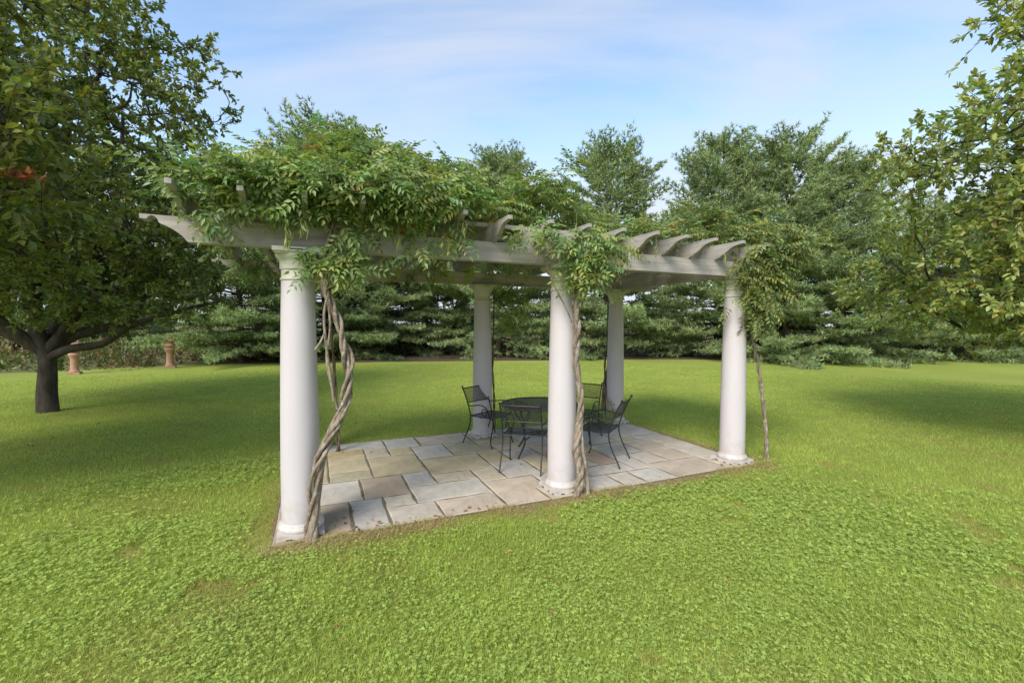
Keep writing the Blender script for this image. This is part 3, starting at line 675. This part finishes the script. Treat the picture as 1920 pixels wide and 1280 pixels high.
def pine(px, Y, H, var, rz, label, wide=1.0):
    X = (px-960)/846*Y; t_, b_, c_, H0 = PV[var]; s = H/H0
    o = tag(empty('pine_tree', (X, Y, 0), rz), label, 'tree', 'pines along the far edge of the lawn'); o.scale = (s*wide, s*wide, s)
    link(bpy.data.objects.new('trunk', t_), o); link(bpy.data.objects.new('branches', b_), o)
    k = link(bpy.data.objects.new('crown', c_), o); k['kind'] = 'stuff'
pine(610, 24.5, 12.7, 0, .3, 'tall pine behind the nearest column, its tip showing above the vine mound')
pine(722, 26.5, 11.0, 1, 1.9, 'pine with bare lower trunk seen between the nearest and back middle columns')
pine(797, 29.5, 11.5, 1, 4.0, 'farther pine with dark trunk left of the back middle column')
pine(935, 26.5, 11.6, 2, .9, 'pine right of the back middle column with tip above the vine')
pine(1135, 26.5, 12.2, 1, 3.2, 'pine behind the back right column, slim spires above the rafters')
pine(1345, 26.0, 12.2, 2, 5.0, 'pine right of the sky gap with upright spires')
pine(1475, 23.3, 11.2, 0, 2.3, 'big full pine behind the right front column, boughs down to the grass')
pine(1578, 23.8, 10.4, 2, 1.1, 'bushy pine at the right, between the big full pine and the light green tree', 1.1)
pine(1745, 26.0, 8.4, 3, .4, 'low wide pine behind the lower leaves of the light green tree')
pine(1905, 24.5, 8.6, 3, 2.6, 'dark low pine at the right edge of the lawn', 1.1)
pine(452, 21.3, 9.2, 1, 5.5, 'pine with bare dark trunk standing between the brush and the nearest column')
pine(230, 31.0, 8.0, 3, 3.3, 'far pine behind the brush and the terracotta pillars')
pine(20, 25.0, 8.5, 3, 1.5, 'dark pine behind the leaning left tree at the left edge')

# ------------------------------------------------------------------ brush beyond the lawn
r = np.random.default_rng(31)
P = []; Cc = []; Dn = []; Ln = []
def bush(x, y, rad, h, n, col):
    d = unit(r.normal(0, 1, (n, 3))); d[:, 2] = np.abs(d[:, 2]); rr_ = (.55+.5*r.random((n, 1)))
    P.append(np.array([x, y, -.03])+d*rr_*np.array([rad, rad, h])); Cc.append(jitter_cols(n, col, .3, r, .15)); Dn.append(unit(d+r.normal(0, .6, (n, 3))+np.array([0, 0, .5]))); Ln.append(r.uniform(.10, .24, n))
bc = [(.10, .125, .030), (.17, .17, .045), (.22, .165, .06), (.24, .15, .075), (.20, .16, .11), (.085, .115, .03)]
for i in range(170):
    t = r.random(); x = -24+16*t+r.normal(0, .6); y = 21.5+r.random()*9+max(0, (x+13))*.25
    if x < -15.5: y = 17+r.random()*12
    if to_uv(x, y)[1] > 9: bush(x, y, r.uniform(.5, 1.1), r.uniform(.5, 1.35), 130, bc[r.integers(0, 6)])
for i in range(230):
    x = r.uniform(-26, 34); y = r.uniform(31.5, 40); bush(x, y, r.uniform(.8, 1.6), r.uniform(.9, 2.2), 100, bc[r.integers(0, 5)])
for i in range(200):
    x = r.uniform(-10, 27); y = r.uniform(26.5, 31.5); bush(x, y, r.uniform(.5, 1.1), r.uniform(.45, 1.15), 70, bc[[0, 1, 5][r.integers(0, 3)]])
for i in range(110):
    x = r.uniform(-75, 80); y = r.uniform(55, 75); bush(x, y, r.uniform(2.5, 4.5), r.uniform(3.2, 5.6), 150, bc[r.integers(0, 2)]); Ln[-1] *= 3.4
P = np.concatenate(P); Cc = np.concatenate(Cc); Dn = np.concatenate(Dn); Ln = np.concatenate(Ln); n = len(P)
V, F, CC = leaf_geo(P, Dn, unit(r.normal(0, 1, (n, 3))), Ln, Ln*.45, Cc, False, .2)
tag(nmesh('brush', V, F, M_leaf, None, CC), 'rough green and rusty brush and weeds beyond the lawn edge', 'brush', kind='stuff')

# ------------------------------------------------------------------ wisteria
def compound(P, D, Up, ln, r, col, nl=11, lsz=.052):
    """pinnate leaves: rachis from P along D, pairs of leaflets"""
    n = len(P); D = unit(D); Sd = unit(np.cross(D, Up)); Nn = np.cross(Sd, D)
    out = []
    npair = (nl-1)//2
    for j in range(npair+1):
        t = (.22+.78*j/npair)
        c = P+D*(ln*t)[:, None]-Nn*(ln*.22*t*t)[:, None]
        cd = unit(D-Nn*.44*t)
        for sg in ((-1, 1) if j < npair else (0,)):
            ld = unit(cd*(.55 if sg else 1)+Sd*sg*.9-Nn*(.12+.25*r.random((n, 1)))+r.normal(0, .13, (n, 3)))
            ll = lsz*r.uniform(.8, 1.2, n)*(1.1 if j < npair else 1.15)*(.78+.44*math.sin(math.pi*min(.8, .25+.6*j/npair)))
            out.append(leaf_geo(c, ld, unit(Nn+r.normal(0, .22, (n, 3))), ll, ll*.40, col*r.uniform(.88, 1.14, (n, 1)), False, .22, .08))
    V = []; F = []; C = []; b = 0
    for v, f, c in out: V.append(v); F.append(f+b); C.append(c); b += len(v)
    return np.concatenate(V), np.concatenate(F), np.concatenate(C)
ROOF = 2.80
def gs(x, c, w): return np.exp(-((x-c)/w)**2)
def top_h(u, v):
    """foliage thickness above the rafters"""
    front = 1/(1+np.exp(-(v-.05)*9)); back = 1/(1+np.exp((v-2.75)*6))
    a = .88*gs(u, .55, 1.1)*1/(1+np.exp(-(u+.55)*9))+.30*gs(u, 1.55, .45)
    bq = (.50*gs(u, 2.5, .75)+.30*gs(u, 3.6, .7)*(v > .5)+.42*gs(u, 5.4, .75)+.16)
    lump = .45+1.05*vnoise(u*1.9+5, v*1.9+5, 3, 3)
    fa = np.where(u < 1.55, .22+.78/(1+np.exp(-(v-.05)*6)), front)
    return np.maximum(a, bq)*lump*fa*back
def vine(name, label, loc_uv, box, nroof, strands, extra, seed, col, bark=M_vine, shoots=14, pods=6):
    r = np.random.default_rng(seed)
    bu, bv = loc_uv; x, y = to_world(bu, bv)
    root = tag(empty(name, (x, y, 0), TH), label, 'vine'); O = np.array([bu, bv, 0])
    mb = MB()
    for path, rad in strands: MB().tube([np.array(p)-O for p in path], rad, 8).build('stem', bark, root, 60)
    P = []; D = []; U_ = []
    u0, u1, v0, v1 = box
    u = r.uniform(u0, u1, nroof*3); v = r.uniform(v0, v1, nroof*3); h = top_h(u, v)
    k = r.random(nroof*3) < np.clip(.25+h, 0, 1); u, v, h = u[k][:nroof], v[k][:nroof], h[k][:nroof]
    f = np.where(r.random(len(u)) < .62, 1-.30*r.random(len(u)), r.random(len(u)))
    z = ROOF+.02+h*f+np.where(v < .1, .10, 0)
    P.append(np.stack([u, v, z], 1)); a = r.random(len(u))*6.283
    dd = np.stack([np.cos(a), np.sin(a), r.normal(.12, .35, len(u))], 1)
    ou = np.stack([(u-np.clip(u, u0+.8, u1-.8)), (v-1.3)*.35-.25, np.zeros(len(u))], 1)
    D.append(unit(dd+ou)); U_.append(unit(np.array([0, -.25, 1])+r.normal(0, .35, (len(u), 3))))
    for (c, s, n, down) in extra:
        q = np.array(c)+r.uniform(-1, 1, (n, 3))*np.array(s)*np.cbrt(r.random((n, 1))); a = r.random(n)*6.283
        P.append(q); D.append(unit(np.stack([np.cos(a)*.8, np.sin(a)*.6-.45, np.full(n, -down)+r.normal(0, .35, n)], 1))); U_.append(unit(np.array([0, -.75, .75])+r.normal(0, .35, (n, 3))))
    # long shoots that break the outline
    for i in range(shoots):
        su0 = r.uniform(u0+.45, u1-.2); sv0 = r.uniform(max(v0, -.1), v1); h0 = float(top_h(np.array([su0]), np.array([sv0]))[0])
        a = r.random()*6.283; p0 = np.array([su0, sv0, ROOF+h0*.7]); ll = r.uniform(.18, .46)
        p1 = p0+np.array([math.cos(a)*.25, math.sin(a)*.25, .6])*ll; p2 = p1+np.array([math.cos(a)*.6, math.sin(a)*.6, .25])*ll
        c = spline([p0, p1, p2], 4); mb.tube([q-O for q in c], .004, 4, cap=False)
        for j in range(2, len(c)):
            for sg in (-1, 1):
                P.append(np.array([c[j]])); aa = a+sg*1.1+r.normal(0, .4); D.append(np.array([[math.cos(aa), math.sin(aa), .35+r.normal(0, .25)]])); U_.append(np.array([[0, -.2, 1.0]]))
    P = np.concatenate(P); D = unit(np.concatenate(D)); U_ = np.concatenate(U_)
    # keep leaves from growing through columns
    for iu in range(3):
        for iv in range(2):
            dd2 = P[:, :2]-np.array([iu*SU, iv*SV]); rr2 = np.linalg.norm(dd2, axis=1); inn = (rr2 < .2) & (P[:, 2] < 2.46); P[inn, :2] += dd2[inn]/np.maximum(rr2[inn], .02)[:, None]*.22
    n = len(P); cc = jitter_cols(n, col, .20, r, .14); yl = r.random(n) < .10; cc[yl] = jitter_cols(int(yl.sum()), (.27, .32, .07), .15, r)
    rst = r.random(n) < .004; cc[rst] = jitter_cols(int(rst.sum()), (.38, .16, .03), .15, r)
    ln = r.uniform(.17, .29, n)
    o = mb.build('shoots', bark, root, 60); o['kind'] = 'stuff'
    V, F, CC = compound(P-O, D, U_, ln, r, cc)
    o = nmesh('foliage', V, F, M_wist, root, CC); o['kind'] = 'stuff'
    # seed pods and flower stalks hanging below
    pm = MB()
    for i in range(pods):
        pu = r.uniform(u0+.2, u1-.2); pv = r.uniform(-.42, -.12) if r.random() < .7 else r.uniform(.3, 2.2); zz = r.uniform(2.55, 2.85)
        pm.tube([np.array([pu, pv, zz+.12])-O, np.array([pu, pv, zz])-O], .002, 4)
        for j in range(r.integers(3, 7)):
            q = np.array([pu, pv, zz-.02*j])+r.normal(0, .012, 3)
            pm.tube([q-O, q-O+np.array([r.normal(0, .008), r.normal(0, .008), -.04]), q-O+np.array([r.normal(0, .012), r.normal(0, .012), -.09])], [.003, .007, .002], 5)
    if pods:
        o = pm.build('seed_pods', M_pod, root, 60); o['kind'] = 'stuff'
    return root
M_pod = noise_mat('seed_pod', (.20, .24, .05), (.30, .29, .08), (20, 20, 20), .6)
def twist(path, rad, n, turns, off, r0, r1, seed=0, phase=0):
    r = np.random.default_rng(seed); sp_ = spline(path, 10); out = []
    Tn = len(sp_)
    for k in range(n):
        pts = []; rs = []; ph = 2*math.pi*k/n+phase+r.normal(0, .25); am = r.uniform(.8, 1.25)
        for i, p in enumerate(sp_):
            t = i/(Tn-1); a = ph+turns*2*math.pi*t; o_ = off*am*(.85+.55*math.sin(6*t+k*1.7)+.3*math.sin(15*t+k*2.3)); pts.append(np.array(p)+np.array([math.cos(a)*o_, math.sin(a)*o_, 0])); rs.append((r0+(r1-r0)*t)*(1+.12*math.sin(9*t*3+k*2)+r.normal(0, .09))*(1+.7*max(0, 1-t*14)))
        out.append((pts, rs))
    return out
GA = (.225, .295, .095); GB = (.24, .305, .098)
# nearest column
pa = [(.07, -.22, -.08), (.10, -.21, .24), (.145, -.21, .60), (.205, -.21, .83), (.33, -.22, 1.09), (.40, -.22, 1.36), (.385, -.22, 1.55), (.32, -.21, 1.78), (.26, -.20, 1.97), (.22, -.19, 2.14), (.25, -.16, 2.45), (.3, -.12, 2.9)]
sa = twist(pa, .02, 5, 3.7, .030, .0195, .011, 41)+[(spline([(.24, -.24, 2.1), (.20, -.26, 1.9), (.22, -.27, 1.6), (.25, -.25, 1.35), (.27, -.24, 1.18)], 6), .011), (spline([(.23, -.16, 2.1), (.25, -.15, 1.8), (.22, -.17, 1.5), (.30, -.19, 1.1)], 6), .010), (spline([(.20, -.3, 1.75), (.17, -.3, 1.68), (.13, -.3, 1.62)], 4), .008), (spline([(.05, -.26, -.05), (.12, -.20, .3), (.16, -.2, .6)], 5), .03)]
vine('wisteria_vine', 'large wisteria, thick twisted stem on the nearest column, mounded high over the roof', (.07, -.22), (-.78, 1.75, -.30, 1.6), 2400, sa,
 [((.30, -.16, 2.38), (.20, .10, .14), 75, .35), ((.3, -.18, 2.80), (1.15, .14, .10), 150, .15), ((.3, -.26, 2.98), (.95, .20, .12), 230, .0), ((-.6, -.15, 2.90), (.28, .22, .12), 70, .0), ((1.0, -.2, 2.92), (.45, .14, .08), 50, .1), ((.72, -.40, 2.97), (.72, .16, .13), 190, .05), ((.45, -.24, 2.62), (.12, .05, .10), 14, .8), ((1.0, -.24, 2.58), (.08, .04, .10), 8, .9), ((-.55, -.22, 2.66), (.12, .05, .06), 8, .6), ((1.35, -.22, 2.70), (.12, .05, .06), 8, .6)], 51, GA, shoots=26, pods=9)
# middle column
pb = [(2.69, -.25, -.07), (2.70, -.24, .27), (2.67, -.22, .56), (2.725, -.22, .9), (2.69, -.21, 1.3), (2.675, -.20, 1.76), (2.66, -.20, 2.1), (2.68, -.18, 2.4), (2.72, -.1, 2.85)]
sb = twist(pb, .02, 3, 6.5, .022, .028, .015, 42)+[(spline([(2.66, -.22, 1.72), (2.52, -.26, 1.98), (2.36, -.28, 2.22), (2.25, -.25, 2.5)], 6), .008), (spline([(2.80, -.27, -.07), (2.79, -.25, .2), (2.74, -.24, .5), (2.725, -.225, .8), (2.71, -.215, 1.1)], 5), list(np.linspace(.028, .012, 21)))]
vine('wisteria_vine', 'wisteria with slim rope-twisted stem on the middle front column, leaves bunched at its top', (2.69, -.25), (1.6, 3.5, .1, 2.0), 1250, sb,
 [((2.72, -.32, 2.47), (.30, .14, .26), 150, .45), ((2.45, -.3, 2.72), (.5, .2, .12), 70, .4), ((3.0, -.3, 2.7), (.25, .15, .13), 40, .5), ((2.0, 1.0, 2.62), (.6, .8, .10), 18, .9)], 52, GB, shoots=12, pods=9)
# right column
pc = [(5.79, -.10, -.16), (5.75, -.1, .43), (5.61, -.1, 1.17), (5.47, -.1, 1.6), (5.40, -.1, 1.95), (5.42, -.1, 2.3), (5.40, -.1, 2.9)]
sc_ = twist(pc, .02, 2, 8, .014, .019, .011, 43)
vine('wisteria_vine', 'wisteria spilling down over the right front column on one thin leaning stem', (5.79, -.10), (3.5, 6.35, -.1, 1.8), 1500, sc_,
 [((5.42, -.2, 2.50), (.42, .28, .45), 430, .5), ((5.35, -.25, 2.08), (.22, .14, .28), 110, 1.0), ((5.9, .0, 2.75), (.45, .4, .28), 190, .3), ((5.72, -.36, 2.93), (.55, .22, .18), 190, .1)], 53, (.215, .255, .085), shoots=10, pods=7)
# hanging yellow-green pod strings at the right column
# back columns
pd = [(.42, SV-.05, -.05), (.40, SV-.12, .6), (.36, SV-.15, 1.3), (.33, SV-.12, 2.0), (.3, SV, 2.9)]
vine('wisteria_vine', 'wisteria on the back left column, dark stem glimpsed behind the thick twisted vine', (.42, SV-.05), (-.95, 1.6, 1.5, 2.95), 1100, twist(pd, .02, 2, 4, .014, .014, .009, 44),
 [((-.6, SV-.1, 2.62), (.35, .2, .16), 40, .6), ((.6, 1.9, 2.64), (.8, .5, .10), 14, 1.0)], 54, GA, M_vine_d, shoots=12, pods=3)
pe = [(2.86, SV+.08, -.05), (2.84, SV+.05, .6), (2.80, SV+.02, 1.3), (2.82, SV, 2.0), (2.8, SV+.05, 2.9)]
vine('wisteria_vine', 'wisteria on the back middle column with thin dark stem and leafy side shoots', (2.86, SV+.08), (1.5, 3.8, 1.8, 2.95), 800, twist(pe, .02, 2, 4, .012, .011, .008, 45),
 [((3.05, SV, 2.35), (.30, .2, .2), 60, .6), ((3.1, SV+.02, 1.95), (.25, .2, .25), 40, .4), ((1.7, 2.2, 2.64), (.6, .3, .10), 12, 1.0)], 55, GB, M_vine_d, shoots=8, pods=3)
pf = [(4.92, SV-.10, -.05), (4.97, SV-.04, .2), (5.03, SV+.04, .45), (5.15, SV+.16, .8), (5.24, SV+.22, 1.3), (5.24, SV+.22, 1.9), (5.2, SV+.2, 2.9)]
sf = twist(pf, .02, 4, 1.5, .03, .026, .007, 46)
vine('wisteria_vine', 'wisteria on the back right column with shaggy brown foot', (4.92, SV-.10), (3.7, 6.3, 1.7, 2.95), 900, sf,
 [((4.75, SV-.2, .16), (.30, .2, .10), 40, -.1)], 56, GB, M_vine_d, shoots=8, pods=0)

# ------------------------------------------------------------------ grass and clover
r = np.random.default_rng(61)
def scatter(n_of_r, r0, r1, nmax):
    rr_ = np.linspace(r0, r1, 400); w = n_of_r(rr_)*rr_; cdf = np.cumsum(w); tot = cdf[-1]*(rr_[1]-rr_[0])*2.28; n = int(min(tot, nmax))
    q = np.interp(r.random(n), cdf/cdf[-1], rr_); a = r.uniform(-1.14, 1.14, n)
    return q*np.sin(a), q*np.cos(a), q
def on_lawn(x, y):
    u, v = to_uv(x, y); edge_n = .17*(vnoise(u*3+30, v*3+30, 8)-.5)
    ok = ~((u > PU0-.01+edge_n) & (u < PU1+edge_n) & (v > PV0+.045+edge_n) & (v < PV1-.03+edge_n))
    for iu in range(3):
        for iv in range(2): ok &= ~((np.abs(u-iu*SU) < .19) & (np.abs(v-iv*SV) < .19))
    ok &= (y < 21.0+.1*x)
    return ok
def dryness(x, y):
    u, v = to_uv(x, y)
    du = np.maximum(np.maximum(PU0-u, u-PU1), 0); dv = np.maximum(np.maximum(PV0-v, v-PV1), 0); d = np.hypot(du, dv)
    e = np.clip(1-d/(.10+.50*vnoise(u*2+3, v*2+9, 12)), 0, 1)*np.where(v < 1.5, 1, .3)*np.where(v < .5, 1, .8)
    s = np.clip((vnoise(x*.9+11, y*.9+5, 14, 4)-.62)*5, 0, 1)*.35
    s2 = np.clip((vnoise(x*2.6+1, y*2.6+15, 17, 3)-.68)*7, 0, 1)*.8
    return np.clip(np.maximum(e*1.0, np.maximum(s, s2)), 0, 1)
def clover_mask(x, y): return vnoise(x*1.1+2, y*1.1+8, 15, 4)
def blades(x, y, ln, wd, three):
    n = len(x); a = r.random(n)*6.283; P = np.stack([x, y, np.full(n, -.004)], 1)
    lean = r.uniform(.25, 1.0, n); hd = np.stack([np.cos(a), np.sin(a), np.zeros(n)], 1)
    D = unit(hd*lean[:, None]+np.array([0, 0, 1])); sa = a+1.57+r.normal(0, .5, n); Sd = np.stack([np.cos(sa), np.sin(sa), np.zeros(n)], 1)*wd[:, None]*.5
    dr = dryness(x, y)[:, None]; k = vnoise(x*.7+3, y*.7+3, 16, 3)[:, None]; k2 = vnoise(x*3+3, y*3+31, 18, 3)[:, None]
    g1 = np.array([.345, .425, .088]); g2 = np.array([.450, .515, .122]); dc = np.array([.46, .30, .15])
    c = (g1*(1-k)+g2*k)*(.78+.44*k2)*r.uniform(.75, 1.25, (n, 1)); m_ = np.clip(dr*r.uniform(.4, 1.5, (n, 1)), 0, 1); c = c*(1-m_)+dc*m_*r.uniform(.7, 1.2, (n, 1))
    ln = ln*(1-.15*dr[:, 0])
    if three:
        mid = P+D*(ln*.55)[:, None]; tip = mid+unit(D+hd*.6-np.array([0, 0, .35]))*(ln*.5)[:, None]
        V = np.stack([P-Sd, P+Sd, mid-Sd*.85, mid+Sd*.85, tip], 1).reshape(-1, 3); b = (np.arange(n)*5)[:, None]
        return V, [b+np.array([[0, 1, 3, 2]]), b+np.array([[2, 3, 4]])], np.repeat(c, 5, 0)
    tip = P+D*ln[:, None]; V = np.stack([P-Sd, P+Sd, tip], 1).reshape(-1, 3); return V, [np.arange(n*3).reshape(-1, 3)], np.repeat(c, 3, 0)
x, y, q = scatter(lambda d: 7500+0*d, 1.7, 4.0, 110000); k = on_lawn(x, y) & (r.random(len(x)) > .15*dryness(x, y)); x, y = x[k], y[k]
V, F, C = blades(x, y, r.uniform(.03, .07, len(x)), r.uniform(.0028, .0048, len(x)), True)
x2, y2, q2 = scatter(lambda d: 7500*(4/d)**1.55, 4.0, 21.0, 470000); k = on_lawn(x2, y2) & (r.random(len(x2)) > .15*dryness(x2, y2)); x2, y2, q2 = x2[k], y2[k], q2[k]
V2, F2, C2 = blades(x2, y2, r.uniform(.032, .062, len(x2))*np.where(q2 > 8, .85, 1), r.uniform(.004, .006, len(x2))*(q2/4)**.75, False)
# dead straw lying over the stone edge
ns_ = 9000; su2 = np.concatenate([r.uniform(PU0-.1, PU1+.25, ns_), PU1+np.abs(r.normal(0, .10, 2500))-.04, r.normal(2.75, .16, 1200), r.normal(.12, .16, 1200)])
sv2 = np.concatenate([PV0+.03-np.abs(r.normal(0, .15, ns_)), r.uniform(PV0, 2.2, 2500), r.normal(-.30, .09, 1200), r.normal(-.29, .09, 1200)])
kk = vnoise(su2*1.6+40, sv2*.7+9, 21, 3) > .40; su2, sv2 = su2[kk], sv2[kk]; wx3, wy3 = to_world(su2, sv2); n3 = len(wx3); a3 = r.random(n3)*6.283
P3 = np.stack([wx3, wy3, r.uniform(.006, .03, n3)], 1); D3 = unit(np.stack([np.cos(a3), np.sin(a3), r.uniform(-.05, .55, n3)], 1)); S3 = unit(np.cross(D3, np.array([0, 0, 1.0])))*r.uniform(.0016, .0030, n3)[:, None]
V3 = np.stack([P3-S3, P3+S3, P3+D3*r.uniform(.03, .075, n3)[:, None]], 1).reshape(-1, 3); C3 = np.repeat(np.array([.60, .44, .24])*r.uniform(.55, 1.25, (n3, 1))+np.array([-.05, .08, 0])*r.random((n3, 1)), 3, 0)
VV = np.concatenate([V, V2, V3]); CC = np.concatenate([C, C2, C3])
tag(nmesh('grass', VV, F+[F2[0]+len(V), np.arange(n3*3).reshape(-1, 3)+len(V)+len(V2)], M_grass, None, CC), 'mown green lawn grass around the pergola', 'grass', kind='stuff')
# clover
x, y, q = scatter(lambda d: 4200*np.minimum(1, (3.2/d)**1.4), 1.7, 7.0, 110000); k = on_lawn(x, y) & (clover_mask(x, y)+r.normal(0, .13, len(x)) > .46) & (dryness(x, y)+r.normal(0, .1, len(x)) < .35); x, y, q = x[k], y[k], q[k]
n = len(x); h = r.uniform(.030, .056, n); a0 = r.random(n)*6.283; tilt = r.normal(0, .22, (n, 2)); Nn = unit(np.stack([tilt[:, 0], tilt[:, 1]-.1, np.ones(n)], 1)); P = np.stack([x, y, h], 1)
cb_ = (np.array([.390, .485, .125]))*r.uniform(.72, 1.3, (n, 1)); sz = r.uniform(.0068, .0118, n)*np.clip(q/3.4, 1, 1.5)
Vs = []; Fs = []; Cs = []; b = 0
for j in range(3):
    a = a0+j*2.094; D = np.stack([np.cos(a), np.sin(a), np.zeros(n)], 1); D = unit(D-Nn*(D*Nn).sum(1, keepdims=True))
    v_, f_, c_ = leaf_geo(P, D, Nn, sz*1.15, sz*1.05, cb_*r.uniform(.9, 1.1, (n, 1)), False, .10, .03); Vs.append(v_); Fs.append(f_+b); Cs.append(c_); b += len(v_)
tag(nmesh('clover', np.concatenate(Vs), np.concatenate(Fs), M_grass, None, np.concatenate(Cs)), 'patches of low clover leaves in the foreground lawn', 'clover', kind='stuff')
# fallen leaves and litter
fx = np.concatenate([r.uniform(-7.5, -1.5, 70), r.uniform(-2, 5, 18)]); fy = np.concatenate([r.uniform(4.0, 9.5, 70), r.uniform(2.6, 4.2, 18)]); k = on_lawn(fx, fy); fx, fy = fx[k], fy[k]
pu = np.concatenate([r.uniform(0, 1.8, 26), r.uniform(0, 5.2, 30), r.normal(.35, .18, 16)]); pv = np.concatenate([r.uniform(-.24, -.12, 26), r.uniform(-.1, 2.7, 30), r.normal(0, .12, 16)]); wx, wy = to_world(pu, pv)
P = np.concatenate([np.stack([fx, fy, np.full(len(fx), .045)], 1), np.stack([wx, wy, np.full(len(wx), .028)], 1)]); n = len(P); a = r.random(n)*6.283
ll = np.concatenate([r.uniform(.03, .06, len(fx)), r.uniform(.015, .05, len(wx))])
V, F, C = leaf_geo(P, np.stack([np.cos(a), np.sin(a), r.normal(0, .15, n)], 1), unit(np.array([0, 0, 1.0])+r.normal(0, .35, (n, 3))), ll, ll*.55, jitter_cols(n, (.30, .17, .075), .35, r), True, .3, .1)
tag(nmesh('leaf_litter', V, F, M_dry, None, C), 'dry brown fallen leaves scattered on lawn and flagstones', 'leaves', kind='stuff')
